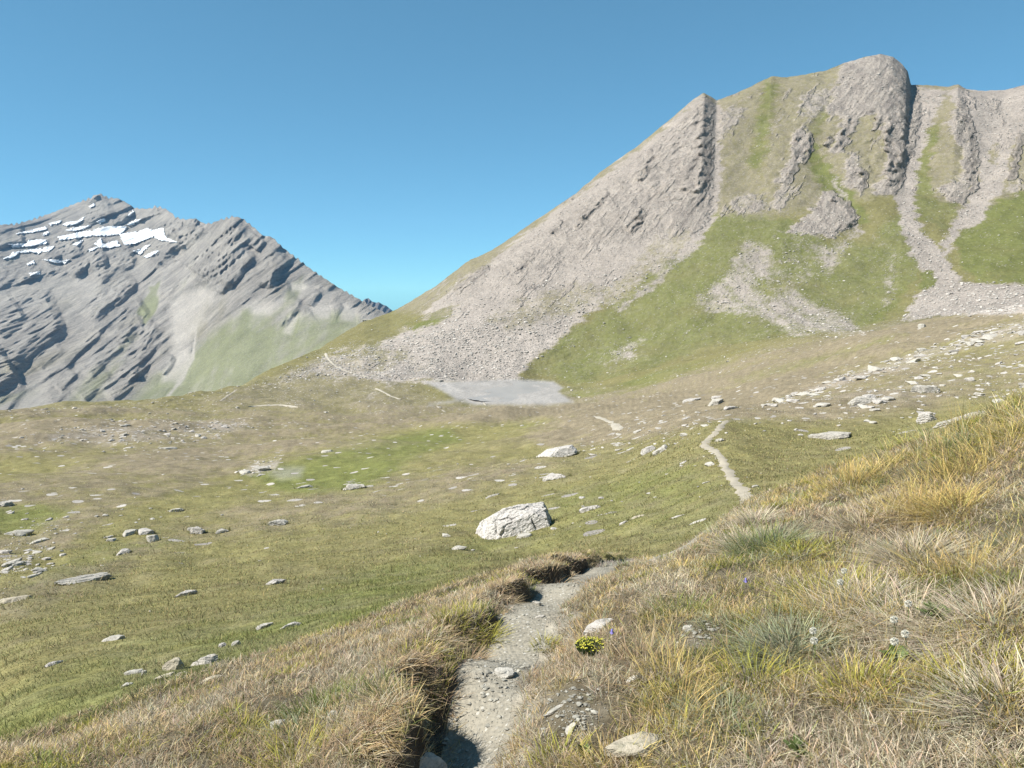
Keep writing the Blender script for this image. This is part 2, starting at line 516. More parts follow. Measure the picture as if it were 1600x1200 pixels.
# ------------------------------------------------------------------ what covers the land, by areas outlined in the photo
U0, V0, ST = -160, 60, 2
GW, GH = 960, 600
_gu, _gv = np.meshgrid(U0 + ST * np.arange(GW), V0 + ST * np.arange(GH))

def polymask(poly, soft):
    P = np.array(poly, float)
    a0, b0 = P.min(0) - soft - 2; a1, b1 = P.max(0) + soft + 2
    i0 = max(int((a0 - U0) / ST), 0); i1 = min(int((a1 - U0) / ST) + 2, GW)
    j0 = max(int((b0 - V0) / ST), 0); j1 = min(int((b1 - V0) / ST) + 2, GH)
    x = _gu[j0:j1, i0:i1].astype(float); y = _gv[j0:j1, i0:i1].astype(float)
    ins = np.zeros(x.shape, bool); dd = np.full(x.shape, 1e9)
    for k in range(len(P)):
        ax, ay = P[k]; bx, by = P[(k + 1) % len(P)]
        ex, ey = bx - ax, by - ay; ll = ex * ex + ey * ey + 1e-9
        t = np.clip(((x - ax) * ex + (y - ay) * ey) / ll, 0, 1)
        dd = np.minimum(dd, np.hypot(x - ax - t * ex, y - ay - t * ey))
        cr = ((ay > y) != (by > y))
        with np.errstate(divide='ignore', invalid='ignore'):
            xx = ax + (y - ay) * ex / (ey if ey != 0 else 1e-9)
        ins ^= cr & (x < xx)
    sd = np.where(ins, dd, -dd)
    return (j0, j1, i0, i1), smooth(-soft, soft, sd)

class Field:
    def __init__(s, base): s.a = np.full((GH, GW), float(base))
    def paint(s, poly, val, soft=6, amt=1.0):
        (j0, j1, i0, i1), m = polymask(poly, soft)
        sub = s.a[j0:j1, i0:i1]
        s.a[j0:j1, i0:i1] = sub * (1 - m * amt) + val * m * amt
    def line(s, pts, w, val, soft=3, amt=1.0):
        for a, b in zip(pts[:-1], pts[1:]):
            dx, dy = b[0] - a[0], b[1] - a[1]; L = math.hypot(dx, dy) + 1e-9
            nx, ny = -dy / L * w / 2, dx / L * w / 2
            s.paint([(a[0] + nx, a[1] + ny), (b[0] + nx, b[1] + ny), (b[0] - nx, b[1] - ny), (a[0] - nx, a[1] - ny)], val, soft, amt)
    def at(s, u, v):
        x = np.clip((u - U0) / ST, 0, GW - 1.001); y = np.clip((v - V0) / ST, 0, GH - 1.001)
        i = x.astype(int); j = y.astype(int); fx = x - i; fy = y - j
        a = s.a
        return (a[j, i] * (1 - fx) + a[j, i + 1] * fx) * (1 - fy) + (a[j + 1, i] * (1 - fx) + a[j + 1, i + 1] * fx) * fy

scree, green, rockf, brown = Field(0.0), Field(0.35), Field(0.0), Field(0.0)
# -- right mountain
brown.paint([(600,480),(800,365),(1100,140),(1420,85),(1700,110),(1700,340),(1500,330),(1400,300),(1200,340),(1100,360),(1000,430),(800,520)], 0.75, 10)
scree.paint([(690,462),(750,420),(840,350),(940,276),(1032,206),(1092,146),(1122,163),(1126,230),(1122,300),(1112,345),(1075,372),(1020,410),(985,440),(930,480),(880,525),(845,552),(815,578),(800,596),(670,594),(600,565),(560,545),(610,530),(650,505)], 0.95, 9)
rockf.paint([(770,420),(850,360),(950,285),(1040,212),(1098,150),(1112,165),(1108,260),(1100,320),(1060,360),(1000,385),(940,390),(870,420),(800,440)], 0.5, 14)
scree.paint([(500,560),(540,540),(640,545),(680,594),(560,590),(480,590),(430,600),(450,585)], 0.5, 10)
scree.paint([(760,500),(800,470),(900,440),(960,450),(900,490),(800,515)], 0.45, 12)            # grass in the scree
scree.paint([(1030,365),(1100,345),(1085,395),(1020,430),(960,480),(930,475)], 0.5, 8)
green.paint([(815,580),(850,552),(900,512),(960,470),(1030,415),(1085,380),(1112,335),(1160,330),(1230,345),(1290,375),(1350,380),(1420,330),(1440,420),(1400,480),(1350,515),(1200,528),(1100,548),(1000,575),(900,600)], 0.85, 8)
brown.paint([(815,580),(900,512),(1030,415),(1112,335),(1230,345),(1350,380),(1420,330),(1440,420),(1350,515),(1200,528),(1000,575),(900,600)], 0.15, 8)
green.paint([(1120,330),(1230,345),(1290,378),(1250,420),(1200,400),(1160,370),(1120,380)], 1.0, 8)
green.paint([(640,505),(700,482),(720,470),(700,500),(650,520)], 0.9, 6); scree.paint([(640,505),(700,482),(715,472),(700,497),(650,518)], 0.0, 6)
scree.paint([(1130,430),(1165,375),(1205,385),(1215,430),(1262,465),(1330,498),(1350,520),(1250,524),(1180,496),(1105,485),(1085,470)], 0.6, 12)
scree.paint([(1240,370),(1280,372),(1320,400),(1260,440),(1200,470),(1180,450)], 0.28, 12)
scree.paint([(1110,160),(1126,163),(1128,260),(1122,320),(1112,350),(1098,375),(1060,400),(1092,352),(1108,310),(1112,250)], 1.0, 4)
scree.paint([(1422,138),(1480,140),(1455,195),(1438,250),(1428,310),(1440,360),(1478,400),(1500,440),(1600,446),(1700,450),(1700,490),(1470,492),(1410,500),(1425,470),(1450,440),(1425,400),(1404,340),(1400,300),(1412,240)], 1.0, 5)
scree.paint([(1480,140),(1700,120),(1700,200),(1600,205),(1583,232),(1572,285),(1552,310),(1530,352),(1500,358),(1480,400),(1470,380),(1500,330),(1530,290),(1525,240),(1510,190),(1490,160)], 0.95, 6)
scree.paint([(1545,230),(1560,225),(1556,262),(1545,258)], 0.1, 4)
scree.paint([(1590,215),(1640,205),(1640,280),(1590,275),(1578,250)], 0.15, 5)
green.paint([(1450,200),(1470,190),(1452,260),(1462,310),(1500,325),(1500,345),(1470,362),(1438,340),(1428,310),(1434,260)], 0.85, 4); brown.paint([(1450,200),(1470,190),(1452,260),(1462,310),(1500,325),(1500,345),(1470,362),(1438,340),(1428,310),(1434,260)], 0.1, 4)
green.paint([(1492,372),(1530,340),(1560,312),(1600,300),(1700,290),(1700,445),(1600,446),(1535,442),(1505,420)], 0.95, 6); brown.paint([(1492,372),(1530,340),(1560,312),(1600,300),(1700,290),(1700,445),(1600,446),(1535,442),(1505,420)], 0.0, 6)
scree.paint([(1575,290),(1600,285),(1590,305),(1570,300)], 0.7, 4)
green.paint([(1440,425),(1465,420),(1460,445),(1430,450)], 1.0, 4)
scree.paint([(1440,425),(1465,420),(1460,445),(1430,450)], 0.0, 4)
rockf.paint([(1290,175),(1318,92),(1375,78),(1416,94),(1428,160),(1424,195),(1402,260),(1398,302),(1380,300),(1388,225),(1370,175),(1345,180),(1318,240),(1300,240),(1318,180)], 1.0, 6)
scree.paint([(1290,175),(1318,92),(1375,78),(1416,94),(1428,160),(1424,195),(1402,260),(1398,302),(1380,300),(1388,225),(1370,175),(1345,180),(1318,240),(1300,240),(1318,180)], 0.85, 6)
for pl, a in (([(1228,362),(1262,332),(1290,302),(1312,300),(1336,335),(1332,356),(1302,370),(1262,366)], .95), ([(1238,204),(1262,203),(1266,235),(1246,260),(1226,290),(1208,287),(1236,250)], .9),
          ([(1322,240),(1342,240),(1350,290),(1342,300),(1318,290)], .7), ([(1138,165),(1160,165),(1165,185),(1140,200),(1124,230),(1126,180)], .6), ([(1360,290),(1396,262),(1396,300),(1370,305)], .8),
          ([(1495,165),(1512,200),(1520,240),(1520,300),(1508,300),(1505,240),(1478,195)], .8), ([(1462,300),(1480,285),(1518,262),(1520,300),(1500,322)], .7),
          ([(1140,310),(1170,300),(1200,318),(1225,310),(1222,330),(1150,332)], .5), ([(1205,320),(1235,265),(1240,280),(1225,325)], .45), ([(1250,150),(1300,130),(1290,170),(1260,200)], .5),
          ([(1070,350),(1112,300),(1108,345),(1080,368)], .8)):
    rockf.paint(pl, a, 5); scree.paint(pl, a, 5)
green.line([(1207,130),(1195,175),(1186,235),(1176,265)], 24, 0.9, 8); brown.line([(1207,130),(1195,175),(1186,235),(1176,265)], 24, 0.1, 8)
green.line([(1262,225),(1276,255),(1300,290),(1332,325),(1345,350)], 30, 1.0, 6); brown.line([(1262,225),(1276,255),(1300,290),(1332,325),(1345,350)], 30, 0.0, 6); rockf.line([(1268,235),(1282,262),(1304,292),(1334,325)], 22, 0.0, 5)
green.line([(1290,170),(1275,200),(1262,230)], 14, 0.7, 6); brown.line([(1290,170),(1275,200),(1262,230)], 14, 0.2, 6); scree.line([(1270,245),(1292,280),(1328,320)], 14, 0.0, 5)
scree.line([(1300,275),(1325,320),(1342,352)], 6, 0.7, 4)
scree.line([(1340,355),(1310,395),(1290,420)], 14, 0.6, 8)
scree.line([(1225,180),(1205,205)], 4, 0.7, 3); scree.line([(1240,275),(1225,310)], 4, 0.6, 3)
scree.line([(1100,372),(1060,410),(1000,460),(960,490)], 7, 0.7, 5)
scree.line([(1250,440),(1290,395),(1330,360)], 8, 0.4, 6); scree.line([(1400,400),(1390,450),(1380,480)], 10, 0.45, 8)
scree.paint([(950,545),(1000,530),(990,560),(960,565)], 0.45, 8)
# -- meadow
brown.paint([(-150,655),(60,632),(300,630),(420,590),(520,560),(640,600),(700,630),(560,660),(420,672),(300,690),(200,700),(-150,720)], 0.55, 14)
brown.paint([(300,690),(420,668),(600,640),(720,650),(600,690),(420,715),(330,760),(200,790),(100,860),(-150,900),(-150,780),(60,740)], 0.85, 16)
brown.paint([(600,640),(760,630),(1000,600),(1200,550),(1400,505),(1600,482),(1700,470),(1700,520),(1500,535),(1300,600),(1150,650),(1000,690),(860,700),(820,680),(900,650),(760,660)], 0.9, 12)
brown.paint([(400,780),(600,740),(760,720),(860,725),(760,760),(600,810),(420,830),(250,860),(60,960),(-150,1020),(-150,960),(120,880)], 0.5, 22)
brown.paint([(1130,650),(1350,575),(1620,500),(1700,480),(1700,600),(1450,640),(1250,665)], 0.6, 16)
brown.paint([(500,560),(600,560),(640,600),(560,640),(480,640),(430,620)], 0.6, 12)
green.paint([(380,745),(450,720),(560,690),(700,668),(720,690),(640,720),(560,765),(460,770)], 0.95, 14); brown.paint([(380,745),(450,720),(560,690),(700,668),(720,690),(640,720),(560,765),(460,770)], 0.0, 14)
green.paint([(740,655),(800,640),(920,635),(900,655),(820,668)], 0.6, 8)
green.paint([(860,610),(950,600),(1050,575),(1150,560),(1060,595),(950,618),(880,622)], 0.8, 8); brown.paint([(880,612),(950,602),(1050,577),(1100,572),(1000,605),(900,620)], 0.1, 8)
green.paint([(1130,590),(1300,545),(1420,512),(1420,525),(1300,565),(1150,600)], 0.7, 8); brown.paint([(1130,590),(1300,545),(1420,512),(1420,525),(1300,565),(1150,600)], 0.25, 8)
green.paint([(820,790),(960,740),(1080,720),(1160,760),(1160,820),(1060,860),(900,860),(760,900),(640,950),(400,1040),(200,1110),(0,1170),(-150,1210),(-150,1130),(200,1000),(480,900),(700,850)], 0.8, 24)
brown.paint([(820,790),(960,740),(1080,720),(1160,760),(1160,820),(1060,860),(900,860),(760,900),(640,950),(400,1040),(200,1110),(0,1170),(-150,1210),(-150,1130),(200,1000),(480,900),(700,850)], 0.12, 24)
green.paint([(480,930),(620,880),(720,870),(640,930),(480,1000),(300,1080),(220,1080),(300,1020)], 1.0, 20)
green.paint([(170,845),(260,840),(340,835),(240,860),(150,895),(60,920),(0,930),(60,890)], 0.85, 10)
green.paint([(-150,800),(60,790),(120,800),(60,830),(-150,860)], 0.9, 10); brown.paint([(-150,800),(60,790),(120,800),(60,830),(-150,860)], 0.1, 10)
scree.paint([(30,690),(120,665),(250,655),(380,668),(330,690),(200,698)], 0.36, 16)
scree.paint([(300,662),(380,655),(400,668),(320,676)], 0.4, 6)
scree.paint([(0,850),(60,815),(120,800),(60,880),(100,890),(0,930),(-100,950),(-100,880)], 0.25, 12)
scree.paint([(1140,655),(1250,610),(1400,560),(1600,498),(1700,470),(1700,515),(1500,555),(1350,595),(1250,625)], 0.5, 12)
scree.paint([(1150,660),(1400,580),(1600,520),(1700,500),(1700,620),(1560,620),(1420,630),(1300,660)], 0.22, 16)
scree.paint([(860,700),(960,660),(1120,640),(1130,670),(1020,700),(930,720)], 0.16, 12)
scree.paint([(370,738),(400,722),(440,715),(432,738),(390,745)], 0.6, 5)
scree.paint([(560,590),(660,560),(800,585),(820,596),(690,598)], 0.85, 8)
# -- bare silt round the lake
silt = Field(0.0)
silt.paint([(660,596),(720,596),(800,592),(865,596),(880,606),(872,612),(896,628),(860,632),(740,632),(716,626),(690,610)], 1.0, 3)
silt.line([(728,625),(700,628),(670,633)], 3, 0.7, 2)
silt.paint([(420,742),(440,730),(475,730),(470,745),(440,750)], 0.42, 7)

T_green = np.array([.146, .157, .055]); T_olive = np.array([.186, .171, .077]); T_brown = np.array([.202, .172, .118])
T_scree = np.array([.322, .292, .262]); T_rock = np.array([.388, .350, .312]); T_silt = np.array([.285, .275, .262])
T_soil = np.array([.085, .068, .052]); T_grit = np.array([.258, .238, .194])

def mixc(a, b, t): return a * (1 - t[:, None]) + b * t[:, None]

def land_colours(P, extra=None):
    """albedo (N,3) and mask (N,4) for land vertices"""
    u, v = project(P)
    d = np.linalg.norm(P, axis=1)
    wl = np.clip(d / 1232.0 * 22, 0.15, 40)          # warp at about 22 photo pixels
    lv = np.exp2(np.round(np.log2(wl)))
    a1 = noise2(P[:, 0] / 14, P[:, 1] / 14 + P[:, 2] / 11); a2 = noise2(P[:, 0] / 14 + 40, P[:, 1] / 14 - 30 + P[:, 2] / 11)
    b1 = noise2(P[:, 0] / 4 + 3, P[:, 1] / 4 + P[:, 2] / 3); b2 = noise2(P[:, 0] / 4 + 40, P[:, 1] / 4 - 30 + P[:, 2] / 3)
    fade = np.clip(d / 300, 0, 1)
    wu = u + fade * (9 * a1 + 5 * b1); wv = v + fade * (6 * a2 + 4 * b2)
    inb = (P[:, 1] > 0.5)
    wu = np.where(inb, wu, -500); wv = np.where(inb, wv, 1400)
    S, G, R, B, L = scree.at(wu, wv), green.at(wu, wv), rockf.at(wu, wv), brown.at(wu, wv), silt.at(u + 1.5 * b1, v + 0.6 * b2)
    big = fbm2(P[:, 0] * 0.035, P[:, 1] * 0.035 + P[:, 2] * .03, 4)
    mid = fbm2(P[:, 0] * 0.28, P[:, 1] * 0.28, 4)
    fine = fbm2(P[:, 0] * 1.9, P[:, 1] * 1.9, 3)
    vis = smooth(30, 5, d)
    G = np.clip(G + 0.35 * big + 0.22 * mid + 0.15 * fine * vis, 0, 1); B = np.clip(B + 0.55 * mid * (0.4 + B) + 0.45 * fine * (0.3 + B), 0, 1)
    far = smooth(250, 420, d)[:, None]
    hum = 1.15 * noise2(P[:, 0] * 0.052 + 1.7, P[:, 1] * 0.052 + 5.2) + 1.2 * noise2(P[:, 0] * 0.019 + 7.1, P[:, 1] * 0.019 + 2.2)
    hk = smooth(30, 70, d) * (1 - far[:, 0])
    mott = fbm2(P[:, 0] * 0.45 + 31, P[:, 1] * 0.45 - 12, 4, 0.7)
    B = np.clip(B + 0.5 * (1 - far[:, 0]) * mott, 0, 1)
    B = np.clip(B + hk * 0.55 * smooth(-0.2, 0.9, hum) - 0.3 * hk * smooth(0.1, -0.8, hum), 0, 1)      # dry humps, greener hollows
    c = mixc(T_olive[None], T_green[None], smooth(0.35, 1.0, G)) * (1 - 0.16 * far)
    c = mixc(c, T_brown[None] * (1 - far) + np.array([[.205, .182, .130]]) * far, B)
    sp = fbm2(P[:, 0] * 0.11, P[:, 1] * 0.11 + P[:, 2] * 0.12, 5, 0.65)
    stk = fbm2((P[:, 0] + 0.25 * P[:, 2]) * 0.13, P[:, 2] * 0.022 + P[:, 1] * 0.015, 4, 0.6)      # streaks running down the slope
    sp = sp + far[:, 0] * 0.9 * stk
    dit = fbm2(P[:, 0] * 0.75, P[:, 2] * 0.75 + P[:, 1] * 0.5, 3, 0.8)
    Sm = smooth(0.18, 0.80, S + 0.36 * sp + 0.30 * dit * (0.3 + far[:, 0]))
    c = mixc(c, (T_scree * np.array([1.02, 1.0, 0.99]))[None] * (1 + 0.13 * big + 0.10 * dit)[:, None], Sm)
    dg = fbm2((P[:, 0] - 0.9 * P[:, 2]) / 14, (P[:, 0] * 0.7 + P[:, 2]) / 75 + P[:, 1] / 160, 4, 0.65)      # thin outcrops along the bedding
    R = R + far[:, 0] * np.clip(B - 0.2, 0, 0.5) * 1.5 * smooth(0.08, 0.5, dg)
    if extra is not None: R = np.maximum(R, extra)
    Rm = smooth(0.25, 0.85, R + 0.35 * sp)
    c = mixc(c, T_rock[None] * (1 + 0.15 * mid)[:, None], Rm * 0.8)
    c = c * (1 + 0.22 * (1 - far[:, 0]) * fbm2(P[:, 0] * 0.9 + 3, P[:, 1] * 0.9, 4, 0.75))[:, None]
    c = mixc(c, T_silt[None] * (1 + 0.06 * mid)[:, None], L)
    hi = smooth(-46, 5, P[:, 2]) * far[:, 0]
    c = c * (1 - (0.15 * hi * np.maximum(Sm, Rm))[:, None] * np.array([[0.95, 1.0, 1.06]]))      # darker rock higher up, pale blocks at the foot
    m = np.stack([np.clip(0.06 + 0.85 * S + 0.15 * (big > 0.25) + 0.22 * far[:, 0] * B, 0, 1) * (1 - L) * smooth(12, 40, d), Rm, np.zeros_like(S), np.ones_like(S)], 1)
    return c, m

# ------------------------------------------------------------------ build the land sheet
SUB = [14, 230, 44, 60, 110, 90, 70, 50, 140, 210, 12, 8, 3]
uu = np.linspace(-110, 1710, 1180)
az_in = azel(uu, np.full_like(uu, 600.0))[0]
az_l2 = np.linspace(-1.10, az_in[0] - 0.008, 50); az_r2 = np.linspace(az_in[-1] + 0.008, 1.18, 50)
az_l = np.linspace(-math.pi + 0.02, -1.10 - 0.02, 46); az_r = np.linspace(1.18 + 0.02, math.pi - 0.02 + 0.04, 46)
AZ = np.concatenate([az_l, az_l2, az_in, az_r2, az_r])
D, Z = controls(AZ); MS = slopes(D, Z)
rows_d, rows_z = [], []
for k, n in enumerate(SUB):
    for t in (np.arange(n) / n if k < len(SUB) - 1 else np.linspace(0, 1, n + 1)):
        if k < 8 or k > 10: dd = D[k] * (D[k + 1] / D[k]) ** t
        else: dd = D[k] + (D[k + 1] - D[k]) * t
        rows_d.append(dd); rows_z.append(hermite(D, Z, MS, np.full(AZ.size, k), dd))
DD = np.array(rows_d); ZZ = np.array(rows_z)
NRW, NCL = DD.shape
X = DD * np.sin(AZ)[None]; Y = DD * np.cos(AZ)[None]
ROW_I = sum(SUB[:8]); ROW_J = sum(SUB[:9]); ROW_K = sum(SUB[:10])
dfade = np.ones_like(DD); dfade[ROW_K + 1:] = 0.3
ZZ = ZZ + ground_detail(X, Y, DD) * dfade
ZZ = lake_flat(X, Y, ZZ)
near = DD < 14
tz, ts, thw, tdp, tt = trench(X[near], Y[near])
ZZ[near] += tz
GP = np.stack([X, Y, ZZ], -1)

# relief of the mountain face, metres towards the viewer along the line of sight
def scarp(u, v, pts, w, A, L, wob=3.0, nz=None, brk=None):
    pts = np.array(pts, float); out = np.zeros(u.shape)
    lo = pts.min(0) - L - 10; hi = pts.max(0) + max(w, 10) + L * 0.5 + 10
    bx = (u > lo[0]) & (u < hi[0]) & (v > lo[1]) & (v < hi[1])
    if not bx.any(): return out
    x = u[bx]; y = v[bx]
    seg = np.hypot(*np.diff(pts, axis=0).T); cum = np.concatenate([[0], np.cumsum(seg)]); tot = cum[-1]
    best = np.full(x.shape, 1e9); s = np.zeros(x.shape); T = np.zeros(x.shape)
    for i in range(len(seg)):
        ax, ay = pts[i]; ex, ey = pts[i + 1] - pts[i]; ll = ex * ex + ey * ey
        t = np.clip(((x - ax) * ex + (y - ay) * ey) / ll, 0, 1)
        dx = x - ax - t * ex; dy = y - ay - t * ey; q = np.hypot(dx, dy)
        up = q < best; best = np.where(up, q, best)
        s = np.where(up, q * np.sign(dx * ey - dy * ex), s); T = np.where(up, (cum[i] + t * seg[i]) / tot, T)
    if nz is not None: s = s + wob * nz[bx]
    f = np.where(s < 0, np.maximum(0, 1 + s / L) ** 1.6, np.maximum(0, 1 - s / w))
    tap = np.minimum(1, np.minimum(T, 1 - T) / 0.12)
    if brk is not None: tap = tap * (1 + 0.45 * brk[bx])
    out[bx] = A * f * tap
    return out

def strata(u, v, nx, ny, lam, A, warp):
    ph = (u * nx + v * ny) / lam + warp
    fr = ph - np.floor(ph)
    return A * np.where(fr < 0.78, fr / 0.78, (1 - fr) / 0.22)

colmask = (AZ > azel(570, 600)[0]) & (AZ < 0.95)
cs = np.where(colmask)[0]
sub = GP[ROW_I - 20:ROW_K + 1, cs[0]:cs[-1] + 1].copy()
mu, mv = project(sub)
sx_, sy_, sz_ = sub[..., 0], sub[..., 1], sub[..., 2]
nz = noise2(sx_ / 9, sz_ / 9 + sy_ / 15); nzb = noise2(sx_ / 30 + 5, sz_ / 30 + sy_ / 40); nzc = noise2(sx_ / 4.5 + 9, sz_ / 6.5 + sy_ / 9)
Sf = scree.at(mu + 6 * nzb, mv + 5 * nz); Rf = smooth(0.15, 0.8, rockf.at(mu + 6 * nz, mv + 5 * nzb) + 0.25 * nz)
hgt = np.zeros(mu.shape); cliff = np.zeros(mu.shape)
RIBS = [([(1100,148),(1098,185),(1095,220),(1097,262),(1088,300),(1084,335)], 16, 12.5, 150),
        ([(1247,202),(1243,235),(1240,265),(1222,295),(1208,312)], 7, 5.5, 45),
        ([(1408,100),(1420,145),(1424,185),(1414,232),(1400,262),(1396,305)], 14, 11, 120),
        ([(1396,180),(1385,215),(1392,255),(1390,290)], 9, 5, 40),
        ([(1497,150),(1512,200),(1520,245),(1517,275),(1523,305)], 9, 5.5, 60),
        ([(1290,300),(1325,325),(1338,352)], 7, 5, 50), ([(1262,205),(1266,232),(1250,255)], 6, 4, 30),
        ([(1018,232),(1012,262),(1000,285)], 6, 4, 50), ([(998,322),(1001,345),(978,362)], 8, 5, 45),
        ([(950,300),(935,320),(905,345)], 6, 3.5, 30), ([(915,325),(912,345),(898,360)], 5, 3, 26), ([(880,345),(860,365)], 5, 2.6, 24),
        ([(835,400),(800,428)], 5, 3, 26), ([(765,415),(735,440),(710,458)], 5, 3, 28), ([(1350,265),(1348,295)], 6, 3, 26),
        ([(1330,180),(1318,205),(1312,235)], 6, 4, 40), ([(1375,165),(1372,190),(1362,205)], 5, 3, 26), ([(1300,215),(1290,230)], 5, 3, 24), ([(1600,200),(1588,235),(1578,285)], 8, 4, 50)]
for pts, w, A, L in RIBS:
    As = A * (0.38 if A > 10 else 0.45 if A > 5.2 else 0.85)
    cf = scarp(mu, mv, pts, w * 1.3, 1.0, 7.0, 4.0, nz + 0.9 * nzc); cliff = np.maximum(cliff, smooth(0.02, 0.35, cf))
    hgt += scarp(mu, mv, pts, w * (.8 if A > 10 else .62), As, L, 4.0, nz + 0.9 * nzc, 0.8 * nzc + 1.2 * nz)
Rf = np.maximum(Rf, cliff)
wv_ = noise2(sx_ / 45, sz_ / 45 + sy_ / 60) * 0.9
brk = 0.5 + 0.5 * noise2(sx_ / 22 + 3, sz_ / 22)
acr = mu * 0.76 + mv * 0.65; alo = mv * 0.76 - mu * 0.65
nbR = noise2(acr / 9, alo / 70); nbS = noise2(acr / 3.5 + 7, alo / 26 + 3)
hgt += Rf * np.clip(0.3 + 1.2 * nbR, 0, 1.2) * (0.45 + 0.55 * smooth(1080, 1250, mu)) * strata(mu, mv, 0.76, 0.65, 24, 1.1, 0.35 * wv_)
hgt += Rf * np.clip(0.5 + 1.2 * nbS, 0, 1.3) * strata(mu, mv, 0.75, 0.66, 10, 0.62, 0.5 * wv_) + Rf * strata(mu, mv, 0.76, 0.65, 4.6, 0.30, 0.7 * wv_) + 0.3 * Rf * nbS
hgt += Rf * 0.35 * np.abs(noise3(sx_ / 5, sy_ / 5, sz_ / 5)) + Rf * 0.25 * nz + (0.15 + 0.5 * Rf) * 0.4 * nzc + cliff * (0.9 * nzc + 0.9 * noise2(sx_ / 2.2, sz_ / 4.0) + 0.8 * nz + 1.0 * nbR)
# gullies and ribs down the slope, scree hollowness
hgt += 3.0 * nzb + 5.5 * noise2(sx_ / 70 + 2, sz_ / 160) + 0.5 * nz
for pts, w, A in (([(1118,165),(1120,260),(1108,340),(1060,400)], 16, 1.5), ([(1265,240),(1295,290),(1340,345)], 26, 7), ([(1455,180),(1422,290),(1415,340),(1470,420)], 24, 2.5),
                  ([(1205,130),(1190,200),(1170,260)], 30, 6), ([(1560,170),(1540,280),(1500,350)], 34, 5)):
    p = np.array(pts, float); q = np.full(mu.shape, 1e9)
    for i in range(len(p) - 1):
        ex, ey = p[i + 1] - p[i]; t = np.clip(((mu - p[i][0]) * ex + (mv - p[i][1]) * ey) / (ex * ex + ey * ey), 0, 1)
        q = np.minimum(q, np.hypot(mu - p[i][0] - t * ex, mv - p[i][1] - t * ey))
    hgt -= A * np.exp(-(q / w) ** 2)
rowk = np.arange(ROW_I - 20, ROW_K + 1)
hgt *= smooth(ROW_I - 18, ROW_I + 60, rowk)[:, None]
uc = project(sub[len(sub) // 2])[0]
hgt *= smooth(590, 700, mu)
Dn = np.linalg.norm(sub, axis=-1)
sub = sub * ((Dn - hgt) / Dn)[..., None]
# jagged skyline where it is rock
jag = (np.maximum(Rf[-1], Rf[-14]) * smooth(1000, 1110, mu[-1]) + 0.25 + 1.1 * smooth(1290, 1330, mu[-1])) * (1.6 * noise2(sub[-1, :, 0] / 5, sub[-1, :, 1] * 0 + 2) + 1.2 * noise2(sub[-1, :, 0] / 13, sub[-1, :, 1] * 0 + 7))
jf = np.exp(-np.arange(len(sub))[::-1] / 9.0)[:, None]
sub[..., 2] += jf * jag[None] * smooth(590, 700, mu[-1])[None]
GP[ROW_I - 20:ROW_K + 1, cs[0]:cs[-1] + 1] = sub

flat = GP.reshape(-1, 3)
cl_all = np.zeros(GP.shape[:2]); cl_all[ROW_I - 20:ROW_K + 1, cs[0]:cs[-1] + 1] = cliff
colv, mskv = land_colours(flat, cl_all.ravel())
# soil on the trench wall, grit on the bed and on bare patches near the camera
nidx = np.where(near.ravel())[0]
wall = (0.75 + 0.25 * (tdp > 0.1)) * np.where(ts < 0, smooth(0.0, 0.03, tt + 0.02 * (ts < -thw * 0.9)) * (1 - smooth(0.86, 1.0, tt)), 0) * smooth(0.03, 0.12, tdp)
bed = np.where(ts < 0, 1 - smooth(0.0, 0.05, tt), 1 - smooth(0.0, 0.4, tt)) * (np.abs(ts) < 2)
cn = colv[nidx]
gu, gv = project(flat[nidx])
gx, gy = flat[nidx, 0], flat[nidx, 1]
bare = Field(0.0)
for pl in ([(850,1095),(890,1070),(930,1080),(945,1110),(915,1150),(865,1160)], [(1060,985),(1110,970),(1130,1000),(1080,1010)], [(1010,850),(1060,855),(980,890),(940,900)], [(1150,1040),(1180,1030),(1190,1060),(1150,1070)]):
    bare.paint(pl, 1.0, 16)
bw = bare.at(gu, gv) * smooth(-0.2, 0.4, fbm2(gx * 3, gy * 3, 3) + 0.15)
nn = fbm2(gx * 2.2, gy * 2.2, 4)
ROW_C = sum(SUB[:2])
rown = np.broadcast_to(np.arange(NRW)[:, None], DD.shape)[near]
cn = np.tile(np.array([.115, .098, .066]), (len(nidx), 1)) * (1 + 0.35 * nn)[:, None]
cn = mixc(cn, T_grit[None] * (0.85 + 0.3 * nn)[:, None], bw * 0.9)
cn = mixc(cn, T_grit[None] * (1 + 0.18 * nn)[:, None], bed)
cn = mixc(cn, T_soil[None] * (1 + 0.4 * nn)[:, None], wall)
blend = smooth(ROW_C - 4, ROW_C + 10, rown + 6 * nn)
colv[nidx] = mixc(cn, colv[nidx], np.where(bed > 0.1, 0, blend))

idx = np.arange(NRW * NCL).reshape(NRW, NCL)
quads = np.stack([idx[:-1, :-1], idx[:-1, 1:], idx[1:, 1:], idx[1:, :-1]], -1)
is_m = np.zeros(quads.shape[:2], bool)
is_m[ROW_I:ROW_K + 12 + 8 - 10, cs[0]:cs[-1]] = True

def sub_mesh(name, sel, mat):
    q = quads[sel].reshape(-1, 4)
    used, inv = np.unique(q, return_inverse=True)
    return mesh_obj(name, flat[used], inv.reshape(-1, 4), mat, True, colv[used], mskv[used])
structure(sub_mesh('ground', ~is_m, M_ground), 'grassy alpine meadow with hummocks sloping down to the small grey lake')
structure(sub_mesh('mountain', is_m, M_mount), 'steep right hand mountain with grey scree gullies, crags and green grass slopes')
# the last gap behind the camera closes under the viewer
c0 = flat[idx[0]]
cap = np.concatenate([c0, [[0, 0, -1.6]]]); nC = len(c0)
fc = np.stack([np.arange(nC), (np.arange(nC) + 1) % nC, np.full(nC, nC)], 1)[:, ::-1]
structure(mesh_obj('ground', cap, fc, M_ground, True, np.tile([[.16, .14, .09]], (nC + 1, 1)), np.zeros((nC + 1, 4))))

